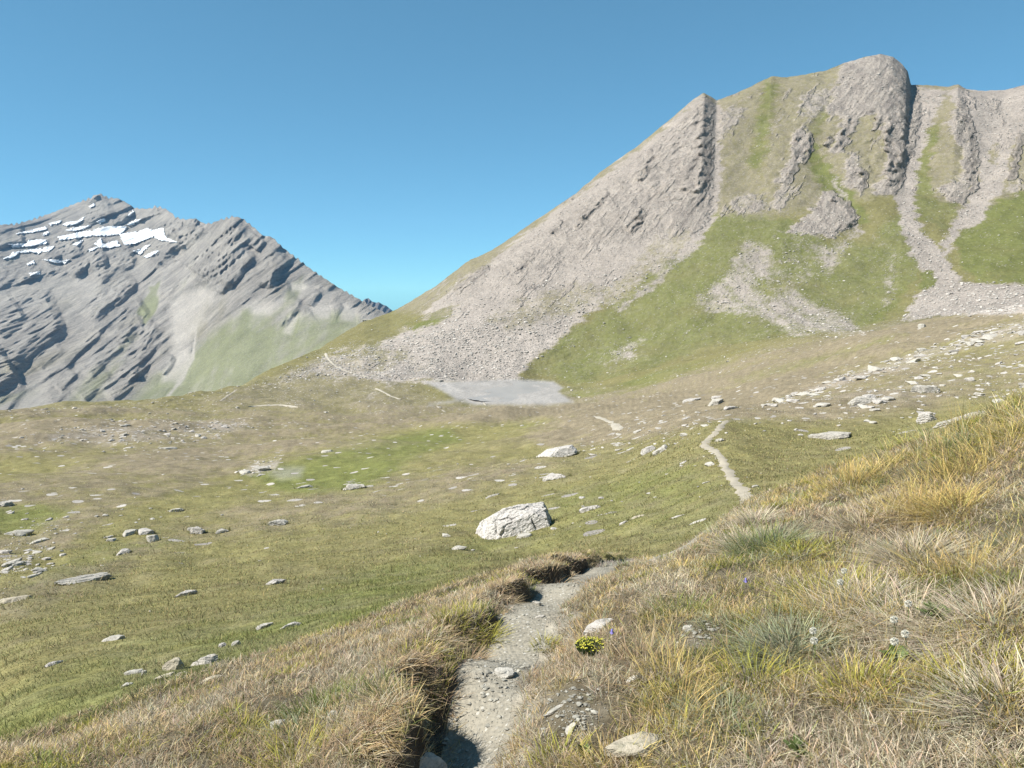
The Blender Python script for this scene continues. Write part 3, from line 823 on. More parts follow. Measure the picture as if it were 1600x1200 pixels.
# ------------------------------------------------------------------ the mountain range across the valley
def range_mesh(name, sky, base, dsky, dbase, urange, nu, nv, relief, colour, mat, pw=0.9, back=900):
    us = np.linspace(urange[0], urange[1], nu)
    vs = np.interp(us, [p[0] for p in sky], [p[1] for p in sky]); vsm = np.convolve(np.pad(vs, 12, mode='edge'), np.hanning(27)[1:-1] / np.hanning(27)[1:-1].sum(), 'valid'); vb = np.interp(us, [p[0] for p in base], [p[1] for p in base])
    ds = np.interp(us, [p[0] for p in dsky], [p[1] for p in dsky]); ds = np.convolve(np.pad(ds, 20, mode='edge'), np.ones(41) / 41, 'valid'); db = np.interp(us, [p[0] for p in dbase], [p[1] for p in dbase])
    q = np.linspace(0, 1, nv)[:, None]
    V = vb[None] + (vs - vb)[None] * q; Uu = np.broadcast_to(us[None], V.shape)
    Dh = db[None] + (ds - db)[None] * np.clip((vb[None] - V) / (vb - vsm)[None], 0, 1.3) ** pw
    r = ray(Uu, V); r = r / np.hypot(r[..., 0], r[..., 1])[..., None]
    P = r * Dh[..., None]
    hg, rk = relief(Uu, V, P)
    P = P * ((Dh - hg) / Dh)[..., None]
    cc, mm = colour(Uu, V, P, rk)
    Pb = []
    for i, (a, b) in enumerate(((0.12, 0.10), (0.45, 0.36), (1.0, 0.8))):
        top = P[-1].copy(); hor = top / np.linalg.norm(top[:, :2], axis=1)[:, None]
        top = top + np.stack([hor[:, 0] * back * a, hor[:, 1] * back * a, np.full(nu, -back * b)], -1); Pb.append(top)
    allP = np.concatenate([P.reshape(-1, 3)] + Pb)
    nvv = nv + 3
    cc = np.concatenate([cc] + [cc[-nu:]] * 3); mm = np.concatenate([mm] + [mm[-nu:]] * 3)
    ii = np.arange(nvv * nu).reshape(nvv, nu)
    fq = np.stack([ii[:-1, :-1], ii[:-1, 1:], ii[1:, 1:], ii[1:, :-1]], -1).reshape(-1, 4)
    o = structure(mesh_obj(name, allP, fq, mat, True, cc, mm))
    return o, us, q[:, 0], P, V

SKY_L = [(-170,376),(-80,362),(0,351),(25,350),(50,343),(80,333),(100,325),(120,317),(140,310),(150,304),(158,303),(168,309),(185,310),(200,318),(210,325),(222,326),(235,326),(243,322),(255,325),(265,330),(275,340),(290,343),(305,341),(318,349),(330,349),(345,343),(365,338),(378,341),(390,350),(400,358),(410,368),(425,370),(440,385),(455,397),(470,408),(485,420),(500,430),(515,440),(530,450),(545,458),(560,467),(580,477),(600,488),(660,520)]
BASE_L = [(-170,690),(300,665),(420,640),(520,590),(600,560),(660,560)]
greenL = Field(0.0)
greenL.paint([(215,490),(232,445),(252,440),(245,480),(225,510)], 0.9, 5)
greenL.paint([(300,640),(180,640),(240,590),(290,560),(330,520),(380,480),(440,490),(520,480),(580,500),(600,560),(400,640)], 0.85, 18)
greenL.paint([(455,440),(480,430),(470,470),(430,510),(400,520)], 0.5, 8)
greenL.paint([(100,630),(140,560),(200,520),(190,560),(160,600),(190,640)], 0.45, 14)
greenL.paint([(-100,650),(60,600),(80,650)], 0.4, 14)
screeL = Field(0.0)
screeL.paint([(260,470),(330,440),(345,450),(320,500),(290,540),(300,560),(280,600),(250,600),(265,540)], 0.9, 10)
screeL.line([(312,475),(306,520),(300,560),(285,590),(262,618),(240,640)], 4, 1.0, 3)
screeL.paint([(505,450),(522,455),(515,500),(500,500),(480,480)], 0.8, 6); screeL.paint([(535,475),(560,480),(555,505),(530,500)], 0.8, 6)
screeL.paint([(450,495),(470,490),(455,525),(440,520)], 0.8, 6); screeL.paint([(395,470),(440,470),(420,490),(390,510)], 0.6, 8)
screeL.paint([(40,600),(70,570),(80,640),(20,640)], 0.5, 10); screeL.paint([(-100,440),(130,430),(190,450),(120,475),(40,490),(-100,480)], 0.5, 12)
screeL.paint([(450,440),(500,445),(490,455),(455,455)], 0.7, 5)
SC_L = [([(102,504),(58,522),(32,545),(12,580)], 26, 60, 60), ([(26,580),(6,592),(-20,608)], 34, 70, 60), ([(216,440),(190,462),(160,482),(140,503)], 11, 32, 40), ([(236,487),(214,503),(200,520),(192,536)], 15, 38, 45),
        ([(246,505),(231,530),(219,558),(210,594)], 20, 50, 45), ([(195,536),(160,564),(136,590)], 10, 26, 34), ([(174,583),(150,604),(126,628)], 9, 26, 34), ([(214,574),(199,600),(172,628)], 9, 26, 30),
        ([(272,556),(254,588)], 7, 16, 24), ([(120,583),(92,612)], 7, 18, 24), ([(384,350),(362,374),(346,408),(330,442),(320,452)], 26, 50, 60), ([(335,388),(322,420),(318,432)], 12, 26, 34),
        ([(398,396),(376,418),(352,450)], 12, 34, 36), ([(412,374),(400,392)], 8, 22, 24), ([(446,396),(430,418),(418,452)], 15, 34, 36), ([(470,466),(455,490),(436,512)], 9, 18, 26),
        ([(284,372),(262,395),(240,412)], 14, 40, 46), ([(320,356),(296,376),(280,388)], 10, 36, 40), ([(38,488),(16,504),(-6,524)], 16, 42, 44), ([(310,345),(285,352),(268,374)], 12, 34, 30),
        ([(155,305),(145,312),(138,320)], 7, 20, 20), ([(180,330),(165,338),(130,352)], 7, 22, 30), ([(210,330),(190,345),(172,352)], 6, 22, 26), ([(250,326),(232,335),(215,345)], 6, 22, 26),
        ([(130,385),(95,396),(68,410)], 14, 34, 40), ([(170,408),(140,412),(110,430)], 16, 36, 40), ([(215,405),(185,415),(150,440)], 12, 30, 36), ([(40,374),(18,378),(-10,384)], 9, 26, 24),
        ([(60,428),(20,440),(-20,452)], 8, 22, 26), ([(100,418),(60,430),(30,440)], 7, 20, 24), ([(78,470),(50,464),(20,474)], 5, 14, 18), ([(200,480),(170,500),(150,520)], 8, 16, 26),
        ([(160,520),(120,552),(98,580)], 8, 20, 30), ([(100,545),(70,568),(62,580)], 7, 18, 24), ([(300,420),(270,450),(255,470)], 8, 20, 30), ([(360,430),(345,460)], 6, 14, 20), ([(500,455),(485,480)], 6, 12, 20)]

def relief_L(u, v, P):
    x, y, z = P[..., 0], P[..., 1], P[..., 2]
    n1 = noise2(x / 45, z / 45 + 3); n2 = noise2(x / 150 + 6, z / 150); n3 = noise2(x / 18 + 2, z / 18 + 9)
    gl = greenL.at(u, v); sl = screeL.at(u, v)
    rk = np.clip(1.1 - 1.1 * gl - 0.9 * sl, 0.05, 1)
    h = np.zeros(u.shape)
    for pts, w, A, L in SC_L: h += scarp(u, v, pts, w * 0.95, A * 1.85, L * 1.4, 2.6, 0.6 * n1 + 0.8 * n3, 0.5 * n3)
    up = smooth(430, 380, v) * smooth(330, 260, u)      # flatter bedding high on the massif
    ac = u * (.62 - .3 * up) + v * (.78 + .17 * up); al = v * (.62 - .3 * up) - u * (.78 + .17 * up)
    nb1 = noise2(ac / 26, al / 150); nb2 = noise2(ac / 8 + 5, al / 60 + 2)
    br = np.clip(0.4 + 1.3 * nb1, 0, 1.3); br2 = np.clip(0.3 + 1.3 * nb2, 0, 1.3)
    h += rk * br * ((1 - up) * strata(u, v, .62, .78, 34, 34, 0.35 * n2) + up * strata(u, v, .30, .95, 22, 34, 0.45 * n2))
    h += rk * br2 * ((1 - up) * strata(u, v, .60, .80, 13, 15, 0.5 * n2) + up * strata(u, v, .35, .93, 9, 15, 0.6 * n2))
    h += rk * (1.5 * n1 + 1.6 * n3 + 5 * nb2) + 13 * n2
    return h, rk

def colour_L(u, v, P, rk):
    x, y, z = (P[..., i].ravel() for i in range(3)); u = u.ravel(); v = v.ravel()
    a = noise2(x / 120, z / 120); b = noise2(x / 40 + 3, z / 40)
    G = greenL.at(u + 8 * a + 4 * b, v + 6 * a - 4 * b); S = screeL.at(u + 2 * a, v + 2 * b)
    sp = fbm2(x / 130, z / 130, 5, 0.65) + 0.8 * fbm2((x + 0.6 * z) / 70, (z - 0.6 * x) / 420, 4, 0.6)
    sb = noise2((u * .62 + v * .78) / 9, (v * .62 - u * .78) / 110)
    c = np.tile(np.array([[.292, .272, .243]]), (len(u), 1)) * (1 + 0.14 * sp + 0.22 * sb)[:, None]
    c = mixc(c, np.array([[.350, .324, .282]]), smooth(0, 0.6, fbm2(x / 260 + 5, z / 120, 3)) * 0.7)
    c = mixc(c, np.array([[.185, .168, .100]]), smooth(0.05, 0.7, fbm2(x / 200 + 9, z / 200, 4)) * 0.55 * smooth(400, 480, v))
    c = mixc(c, np.array([[.138, .150, .066]]), smooth(0.15, 0.95, G + 0.45 * sp + 0.2 * sb) * 0.8)
    c = mixc(c, np.array([[.315, .292, .258]]), smooth(0.15, 1.0, S + 0.4 * sp) * 0.85)
    m = np.stack([0.25 + 0 * u, rk.ravel() * 0.8, 0 * u, 1 + 0 * u], 1)
    return c, m

jl = [(u, v + (1.6 * math.sin(u * 0.9) + 1.1 * math.sin(u * 2.3 + 1))) for u in range(-170, 661, 4) for v in [float(np.interp(u, [p[0] for p in SKY_L], [p[1] for p in SKY_L]))]]
_, LU, LQ, LP, LV = range_mesh('mountain_range', jl, BASE_L, [(-170,4500),(0,4600),(100,4720),(155,4700),(200,4560),(240,4330),(275,4020),(310,3680),(345,3380),(370,3210),(450,2900),(565,2500),(660,2300)],
           [(-170,2100),(300,2050),(420,1800),(565,1450),(660,1350)], (-170, 660), 620, 330, relief_L, colour_L, M_mount_far)

def relief_F(u, v, P):
    x, z = P[..., 0], P[..., 2]
    n = noise2(x / 90, z / 90)
    return 80 * np.abs(n) + strata(u, v, .8, .6, 9, 60, 0.6 * n) + 30 * noise2(x / 35, z / 35), np.ones(u.shape)
def colour_F(u, v, P, rk):
    n = u.size
    return np.tile([[.17, .165, .16]], (n, 1)), np.tile([[0., 1., 0., 1.]], (n, 1))
range_mesh('distant_ridge', [(520,492),(552,478),(565,472),(570,467),(576,466),(581,471),(588,473),(592,472),(598,476),(604,478),(610,483),(618,489),(630,492),(680,505)], [(520,540),(680,540)],
           [(520,5600),(680,5600)], [(520,4600),(680,4600)], (520, 680), 150, 50, relief_F, colour_F, M_mount_far, 0.9, 1200)

def range_point(u, v):
    """point on the range's surface under a photo pixel (arrays)"""
    c = (u - LU[0]) / (LU[1] - LU[0]); i = np.clip(c.astype(int), 0, len(LU) - 2); fx = np.clip(c - i, 0, 1)
    out = 0
    for di, w in ((0, 1 - fx), (1, fx)):
        cols = i + di
        vb = LV[0, cols]; vs = LV[-1, cols]
        r = np.clip((v - vb) / (vs - vb), 0, 1) * (len(LQ) - 1); j = np.clip(r.astype(int), 0, len(LQ) - 2); fy = np.clip(r - j, 0, 1)
        out = out + w[:, None] * (LP[j, cols] * (1 - fy)[:, None] + LP[j + 1, cols] * fy[:, None])
    return out

# ------------------------------------------------------------------ snow fields on the range
nt = NT('old_snow')
n1 = nt.noise(nt.pos(), 0.03, 5, 0.6)
nt.l(nt.mix(nt.rng(n1, 0.35, 0.7, 0, 1), (0.70, 0.72, 0.74), (0.50, 0.52, 0.54)), nt.p.inputs['Base Color'])
nt.l(nt.bump(n1, 0.5, 6.0), nt.p.inputs['Normal'])
M_snow = nt.m
SNOW = [([(90,370),(110,366),(130,362),(145,360),(160,355),(170,354),(198,354),(195,360),(188,366),(170,368),(140,369),(120,372),(95,375)], 'longest white snow field below the summit of the left massif'),
 ([(188,366),(215,362),(230,357),(238,360),(255,356),(258,368),(262,372),(279,379),(262,377),(248,375),(240,370),(225,376),(210,381),(195,382),(190,373)], 'wide ragged snow field right of the longest one'),
 ([(148,381),(158,372),(161,381),(170,379),(183,376),(188,384),(172,387),(155,386)], 'forked snow patch just under the left end of the ragged field'),
 ([(14,382),(40,380),(45,376),(60,375),(75,376),(72,381),(50,384),(20,386)], 'flat snow band near the left edge, upper of two'),
 ([(5,404),(18,398),(20,394),(40,391),(60,389),(75,386),(86,385),(80,391),(60,396),(50,394),(30,395),(22,402)], 'curling snow band near the left edge, lower of two'),
 ([(25,365),(45,360),(60,357),(74,354),(72,359),(50,363)], 'slanting snow strip high on the left shoulder'),
 ([(75,350),(85,347),(96,345),(94,348),(80,352)], 'short snow strip close under the left skyline'),
 ([(98,351),(106,347),(120,346),(132,339),(128,345),(120,350),(105,353)], 'hooked snow patch left below the summit rocks'),
 ([(102,360),(115,356),(130,354),(144,352),(138,356),(120,360)], 'thin snow strip just above the longest snow field'),
 ([(200,350),(212,344),(220,343),(215,348),(202,353)], 'small snow patch above the ragged field'),
 ([(113,382),(125,377),(130,376),(122,383)], 'small wedge of snow under the middle of the longest field'),
 ([(139,390),(150,386),(153,387),(141,393)], 'small snow wedge below the forked patch'),
 ([(209,392),(222,388),(228,384),(234,384),(225,391),(220,398)], 'v shaped snow patch below the ragged field'),
 ([(225,401),(238,394),(248,392),(243,397),(230,403)], 'slanting snow patch lowest on the right'),
 ([(140,322),(146,318),(148,321),(142,324)], 'tiny snow spot closest to the summit'),
 ([(42,412),(52,408),(55,411),(44,414)], 'tiny snow spot low on the left slope'),
 ([(67,406),(85,406),(98,408),(108,406),(102,411),(85,410)], 'hair thin snow line on the grey ledges'),
 ([(46,427),(62,425),(62,428),(48,430)], 'lowest tiny snow streak on the left slope'),
 ([(66,366),(75,362),(76,365),(68,368)], 'tiny snow spot between the slanting strip and the longest field'),
 ([(200,337),(207,328),(209,331),(203,338)], 'tiny snow chute right below the summit ridge'),
 ([(152,346),(162,341),(165,345),(157,349)], 'small snow fleck in the dark rocks under the summit')]
for poly, lab in SNOW:
    P = np.array(poly, float)
    cen = P.mean(0); P = cen + (P - cen) * (1 + 1.2 / np.maximum(np.ptp(P, axis=0), 4))
    a0, b0 = np.floor(P.min(0)) - 2; a1, b1 = np.ceil(P.max(0)) + 2
    st = 0.5
    gx_, gy_ = np.meshgrid(np.arange(a0, a1, st), np.arange(b0, b1, st)); x = gx_.ravel(); y = gy_.ravel()
    ins = np.zeros(x.shape, bool); dd = np.full(x.shape, 1e9)
    for k in range(len(P)):
        ax, ay = P[k]; bx, by = P[(k + 1) % len(P)]; ex, ey = bx - ax, by - ay
        t = np.clip(((x - ax) * ex + (y - ay) * ey) / (ex * ex + ey * ey), 0, 1)
        dd = np.minimum(dd, np.hypot(x - ax - t * ex, y - ay - t * ey))
        ins ^= ((ay > y) != (by > y)) & (x < ax + (y - ay) * ex / (ey if ey else 1e-9))
    sd = np.where(ins, dd, -dd) + 1.1 * noise2(x / 3.1, y / 2.0) + 1.0 * noise2(x / 1.3 + 4, y / 0.9) - 1.6 * smooth(0.25, 0.6, noise2(x / 7.0 + 9, y / 2.2))
    keep = (sd > -0.9).reshape(gx_.shape)
    pts = range_point(x, y)
    # sit on the nearest bulge around, thinning into the rock at the rim
    dist = np.linalg.norm(pts, axis=1)
    off = -6 + 26 * smooth(-0.9, 0.5, sd)
    pts = pts * ((dist - off) / dist)[:, None]
    ii = np.arange(x.size).reshape(gx_.shape)
    ok = keep[:-1, :-1] & keep[:-1, 1:] & keep[1:, 1:] & keep[1:, :-1]
    fq = np.stack([ii[1:, :-1], ii[1:, 1:], ii[:-1, 1:], ii[:-1, :-1]], -1)[ok]
    if not len(fq): continue
    us_, inv = np.unique(fq, return_inverse=True)
    tag(mesh_obj('snow_patch', pts[us_], inv.reshape(-1, 4), M_snow), lab, 'snow patch', 'snow patches on the left massif')

# ------------------------------------------------------------------ lake and puddle
def water_sheet(name, poly, z, mat, sub=10):
    r = ray(*np.array(poly, float).T); P = r * (z / r[:, 2])[:, None]
    n = len(P); Q = []
    for i in range(n):
        for t in np.arange(sub) / sub:
            p = P[i] * (1 - t) + P[(i + 1) % n] * t
            Q.append(p)
    Q = np.array(Q); dd = np.linalg.norm(Q[0])
    k = noise2(Q[:, 0] / (dd / 180), Q[:, 1] / (dd / 60)); cen = Q.mean(0)
    Q = Q + (Q - cen) / np.linalg.norm(Q - cen, axis=1)[:, None] * (k * dd / 400)[:, None]; Q[:, 2] = z
    me = bpy.data.meshes.new(name)
    me.from_pydata(Q.tolist(), [], [list(range(len(Q)))])
    me.materials.append(mat)
    o = bpy.data.objects.new(name, me); COL.objects.link(o)
    return structure(o)
nt = NT('silty_water')
p_ = nt.pos((1, 0.35, 1)); n1 = nt.noise(p_, 0.06, 4, 0.55); n2 = nt.noise(p_, 0.8, 3, 0.6)
nt.l(nt.mix(nt.rng(n1, 0.35, 0.65, 0, 1), (0.245, 0.240, 0.230), (0.30, 0.290, 0.272)), nt.p.inputs['Base Color'])
nt.p.inputs['Roughness'].default_value = 0.5
nt.p.inputs['Specular IOR Level'].default_value = 0.2
nt.l(nt.bump(n2, 0.12, 0.2), nt.p.inputs['Normal'])
M_lake = nt.m
water_sheet('lake', LAKE, LAKE_Z, M_lake)['label'] = 'small shallow grey silty lake at the foot of the scree'

# ------------------------------------------------------------------ trails
def trail(name, wpts, width, mat, lift, seed, wvar=0.25):
    """draped ribbon through world points (x, y)"""
    W = np.array(wpts, float)
    seg = np.hypot(*np.diff(W, axis=0).T); cum = np.concatenate([[0], np.cumsum(seg)])
    n = max(int(cum[-1] / (width * 0.35)), 12)
    s = np.linspace(0, cum[-1], n)
    x = np.interp(s, cum, W[:, 0]); y = np.interp(s, cum, W[:, 1])
    for _ in range(6):
        x[1:-1] = (x[:-2] + 2 * x[1:-1] + x[2:]) / 4; y[1:-1] = (y[:-2] + 2 * y[1:-1] + y[2:]) / 4
    tx = np.gradient(x); ty = np.gradient(y); L = np.hypot(tx, ty); tx /= L; ty /= L
    m = 7
    wl = 1 + wvar * noise2(s / width * 0.9 + seed, s * 0 + 3.3); wr = 1 + wvar * noise2(s / width * 0.9 + seed + 50, s * 0 + 8.3)
    tap = np.clip(np.minimum(np.arange(n), np.arange(n)[::-1]) / 4.0, 0.15, 1)
    rows = []
    for k in range(m):
        f = (k / (m - 1) - 0.5) * width
        off = f * np.where(f < 0, wl, wr) * tap
        px = x + ty * off; py = y - tx * off
        pz = ground_z(px, py) + lift * (1 - (2 * k / (m - 1) - 1) ** 2 * 0.85)
        rows.append(np.stack([px, py, pz], -1))
    V = np.array(rows); ii = np.arange(m * n).reshape(m, n)
    fq = np.stack([ii[:-1, :-1], ii[:-1, 1:], ii[1:, 1:], ii[1:, :-1]], -1).reshape(-1, 4)
    return structure(mesh_obj(name, V.reshape(-1, 3), fq, mat))
nt = NT('trail_grit')
p_ = nt.pos(); n1 = nt.noise(p_, 3.0, 6, 0.7); n2 = nt.noise(p_, 40, 4, 0.7)
vo = nt.voro(p_, 45); 
c = nt.mix(nt.rng(n1, 0.3, 0.7, 0, 1), (0.222, 0.203, 0.163), (0.292, 0.270, 0.218))
c = scale_col(nt, c, nt.rng(n2, 0.25, 0.75, 0.75, 1.25))
sepv = nt.n('ShaderNodeSeparateColor'); nt.l(vo.outputs['Color'], sepv.inputs[0])
c = nt.mix(nt.math('MULTIPLY', nt.math('LESS_THAN', sepv.outputs[0], 0.3), nt.math('LESS_THAN', vo.outputs['Distance'], 0.4)), c, nt.mix(sepv.outputs[1], (0.24, 0.225, 0.19), (0.46, 0.44, 0.39)))
nt.l(c, nt.p.inputs['Base Color'])
nt.l(nt.bump(nt.math('ADD', n2, nt.math('MULTIPLY', vo.outputs['Distance'], -0.7)), 0.7, 0.012), nt.p.inputs['Normal'])
M_path = nt.m
M_trail = plain_mat('dusty_trail', (0.300, 0.268, 0.212), 0.95, 0.16, 2.5)
M_trail_pale = plain_mat('pale_trail', (0.335, 0.305, 0.25), 0.95, 0.12, 0.8)
def px(pts, **k):
    out = []
    for a, b in zip(pts[:-1], pts[1:]):
        m = max(int(math.hypot(b[0] - a[0], b[1] - a[1]) / 3.0), 1)
        out += [hit(a[0] + (b[0] - a[0]) * i / m, a[1] + (b[1] - a[1]) * i / m, **k)[:2] for i in range(m)]
    return out + [hit(*pts[-1], **k)[:2]]
trail('path', list(PATHLINE[:11, :2]), 0.27, M_path, 0.004, 1, 0.25)['label'] = 'narrow gritty footpath in the eroded trench in front'
mid = px([(1170,782),(1158,766),(1144,748),(1133,728),(1126,712),(1114,703),(1100,697),(1103,690),(1112,682),(1120,674),(1128,664),(1136,657)])
trail('path', [(5.0,17.0)] + mid, 0.36, M_trail, 0.03, 2, 0.8)
trail('path', px([(928,650),(945,656),(958,661)]), 0.7, M_trail_pale, 0.05, 3)
trail('path', px([(958,661),(964,667),(969,673)]), 0.9, M_trail_pale, 0.05, 3)
trail('path', px([(682,634),(690,640),(697,645)]), 1.1, M_trail_pale, 0.1, 4)
trail('path', px([(587,607),(598,612),(612,620),(626,624)]), 1.4, M_trail_pale, 0.3, 5)
trail('path', px([(508,552),(514,562),(524,572),(540,580),(562,586),(577,590)]), 1.7, M_trail_pale, 0.35, 6)
trail('path', px([(388,636),(410,634),(440,633),(466,637)]), 1.8, M_trail_pale, 0.35, 7)
trail('path', px([(344,627),(354,620),(364,613),(371,608)]), 1.0, M_trail, 0.15, 8)
trail('path', px([(755,628),(759,634)]), 1.2, M_trail_pale, 0.12, 10)

# ------------------------------------------------------------------ rocks
def icos(n):
    bm = __import__('bmesh').new()
    __import__('bmesh').ops.create_icosphere(bm, subdivisions=n, radius=1.0)
    V = np.array([v.co[:] for v in bm.verts]); Fc = np.array([[v.index for v in f.verts] for f in bm.faces])
    bm.free(); return V / np.linalg.norm(V, axis=1)[:, None], Fc
ICO = {n: icos(n) for n in (1, 2, 3, 4, 5, 6)}

def rock_shape(seed, n=3, planes=14, rough=0.05, flat_top=0.0, step=0.0, bed=None):
    r = np.random.default_rng(seed)
    V, Fc = ICO[n]
    N = r.normal(size=(planes, 3)); N /= np.linalg.norm(N, axis=1)[:, None]
    o = r.uniform(0.62, 1.0, planes)
    N = np.concatenate([N, [[0.1, -0.1, 1], [0, 0, -1]]]); N /= np.linalg.norm(N, axis=1)[:, None]
    o = np.concatenate([o, [0.8 - 0.25 * flat_top, 0.8]])
    dt = np.maximum(V @ N.T, 1e-3)
    rad = np.min(o[None] / dt, axis=1); rad = np.minimum(rad, 1.25)
    P = V * rad[:, None]
    s = seed * 3.7
    P = P * (1 + rough * noise3(P[:, 0] * 2.3 + s, P[:, 1] * 2.3, P[:, 2] * 2.3) + 0.5 * rough * noise3(P[:, 0] * 6 + s, P[:, 1] * 6, P[:, 2] * 6))[:, None]
    if step > 0:      # broken bedding ledges
        b = np.array(bed if bed is not None else (0.25, 0.1, 1.0)); b = b / np.linalg.norm(b)
        ph = P @ b * 5.5 + 0.5 * noise3(P[:, 0] * 1.7 + s, P[:, 1] * 1.7, P[:, 2] * 1.7)
        fr = ph - np.floor(ph)
        P = P * (1 - step * np.where(fr < 0.8, fr / 0.8, (1 - fr) / 0.2))[:, None]
    return P, Fc

SKIRT = []
def place_rock(name, u, v, wpx, hpx, label, cat='rock', group=None, mat=None, n=3, tilt=0.0, yaw=None, seed=None, rough=0.05, step=0.03, dep=0.75, planes=14, sink=0.22, shape=None, bed=None, tren=True, dmin=0.0):
    p = hit(u, v, tren=tren, dmin=dmin); dist = float(np.linalg.norm(p))
    W = wpx * dist / F; el = math.atan2(-p[2], math.hypot(p[0], p[1]))
    Dp = min(W * dep, hpx * dist / F / max(math.sin(el), 0.08) * 0.65)
    H = max(0.22 * W if hpx > 0.2 * wpx else 0.12 * W, (hpx * dist / F - Dp * math.sin(el) * 0.8) / math.cos(el))
    sd = seed if seed is not None else int(u * 7 + v * 13)
    P, Fc = (rock_shape(sd, n, planes, rough, 0.5, step, bed) if shape is None else shape)
    P = P.copy()
    mn, mx = P.min(0), P.max(0); P = (P - (mn + mx) / 2) / (mx - mn)
    # P spans -0.5..0.5 ; buried part below
    P[:, 2] += 0.5
    full = H / (1 - sink)
    P = P * np.array([W, Dp, full]); P[:, 2] -= full * sink
    if tilt:
        ct, s_ = math.cos(tilt), math.sin(tilt)
        x = P[:, 0] * ct + P[:, 2] * s_; z = -P[:, 0] * s_ + P[:, 2] * ct
        P[:, 0] = x; P[:, 2] = z
    az = math.atan2(p[0], p[1])
    yw = -az + (yaw if yaw is not None else 0.0)
    o = mesh_obj(name, P, Fc, mat or M_rock, n < 3 and False)
    # settle on the slope: base point a little behind the contact pixel
    hx, hy = p[0] / math.hypot(p[0], p[1]), p[1] / math.hypot(p[0], p[1])
    q = np.array([p[0] + hx * Dp * 0.42, p[1] + hy * Dp * 0.42])
    z = float(ground_z(np.array([q[0]]), np.array([q[1]]))[0])
    cy, sy_w = math.cos(yw), math.sin(yw); a_, b_ = W * .4, max(Dp * .4, W * .2)
    gx4 = q[0] + np.array([-cy * a_, cy * a_, sy_w * b_, -sy_w * b_]); gy4 = q[1] + np.array([-sy_w * a_, sy_w * a_, -cy * b_, cy * b_])
    zz4 = ground_z(gx4, gy4)
    o.location = (q[0], q[1], float(0.6 * zz4.mean() + 0.4 * zz4.min()))
    o.rotation_mode = 'XYZ'
    o.rotation_euler = (0.8 * math.atan2(zz4[3] - zz4[2], 2 * b_), -0.8 * math.atan2(zz4[1] - zz4[0], 2 * a_), yw)
    SKIRT.append((q[0], q[1], W * 0.5, max(Dp * 0.5, W * 0.15), yw, float(np.hypot(q[0], q[1]))))
    return tag(o, label, cat, group)

# the big boulder: wedge with a long left flank, cracked top
def boulder_shape():
    V, Fc = ICO[6]
    # half spaces n.x <= o  (x right, y away, z up), size about 2 wide
    N = np.array([[-0.10, -0.60, 0.80], [-0.80, -0.22, 0.55], [0.30, -0.22, 0.92], [0.95, -0.05, 0.10], [0.05, 0.25, 1.0], [0, 0.9, 0.35], [0, 0, -1], [0.05, -0.98, 0.2], [-0.55, -0.72, 0.40], [-0.35, 0.1, 0.95], [0.55, -0.35, 0.76]])
    N = N / np.linalg.norm(N, axis=1)[:, None]
    o = np.array([0.57, 0.74, 0.58, 1.02, 0.55, 0.8, 0.6, 0.80, 0.82, 0.58, 0.80])
    rad = np.min(o[None] / np.maximum(V @ N.T, 1e-3), axis=1)
    P = V * np.minimum(rad, 1.5)[:, None]
    wx = P + 0.12 * np.stack([noise3(P[:, 0] * 3, P[:, 1] * 3, P[:, 2] * 3 + 7), noise3(P[:, 0] * 3 + 9, P[:, 1] * 3, P[:, 2] * 3), noise3(P[:, 0] * 3, P[:, 1] * 3 + 5, P[:, 2] * 3)], 1)
    r = np.random.default_rng(3); S = r.uniform(-1.1, 1.1, (22, 3)); S[:, 2] = np.abs(S[:, 2]) * 0.8
    dd = np.linalg.norm((wx[:, None] - S[None]) * np.array([0.8, 1.0, 1.25]), axis=2); dd.sort(axis=1)
    gap = dd[:, 1] - dd[:, 0]
    crack = np.exp(-(gap / 0.022) ** 2) * smooth(-0.15, 0.25, noise3(P[:, 0] * 2.2, P[:, 1] * 2.2, P[:, 2] * 2.2 + 3))
    rel = 0.04 * np.sin(37.0 * dd[:, 0] * 0 + np.argmin(np.linalg.norm((wx[:, None] - S[None]) * np.array([0.8, 1.0, 1.25]), axis=2), axis=1) * 2.1)
    k = 1 - 0.12 * crack + 0.8 * rel * smooth(0.0, 0.08, gap) + 0.022 * noise3(P[:, 0] * 4, P[:, 1] * 4, P[:, 2] * 4) + 0.02 * noise3(P[:, 0] * 22, P[:, 1] * 22, P[:, 2] * 22) + 0.022 * noise3(P[:, 0] * 11, P[:, 1] * 11, P[:, 2] * 11)
    return P * k[:, None], Fc
place_rock('boulder', 802, 838, 130, 62, 'largest pale boulder, broad and cracked, on the green slope', 'boulder', None, M_rock_lichen, shape=boulder_shape(), sink=0.16, dep=0.62, tilt=-0.07)
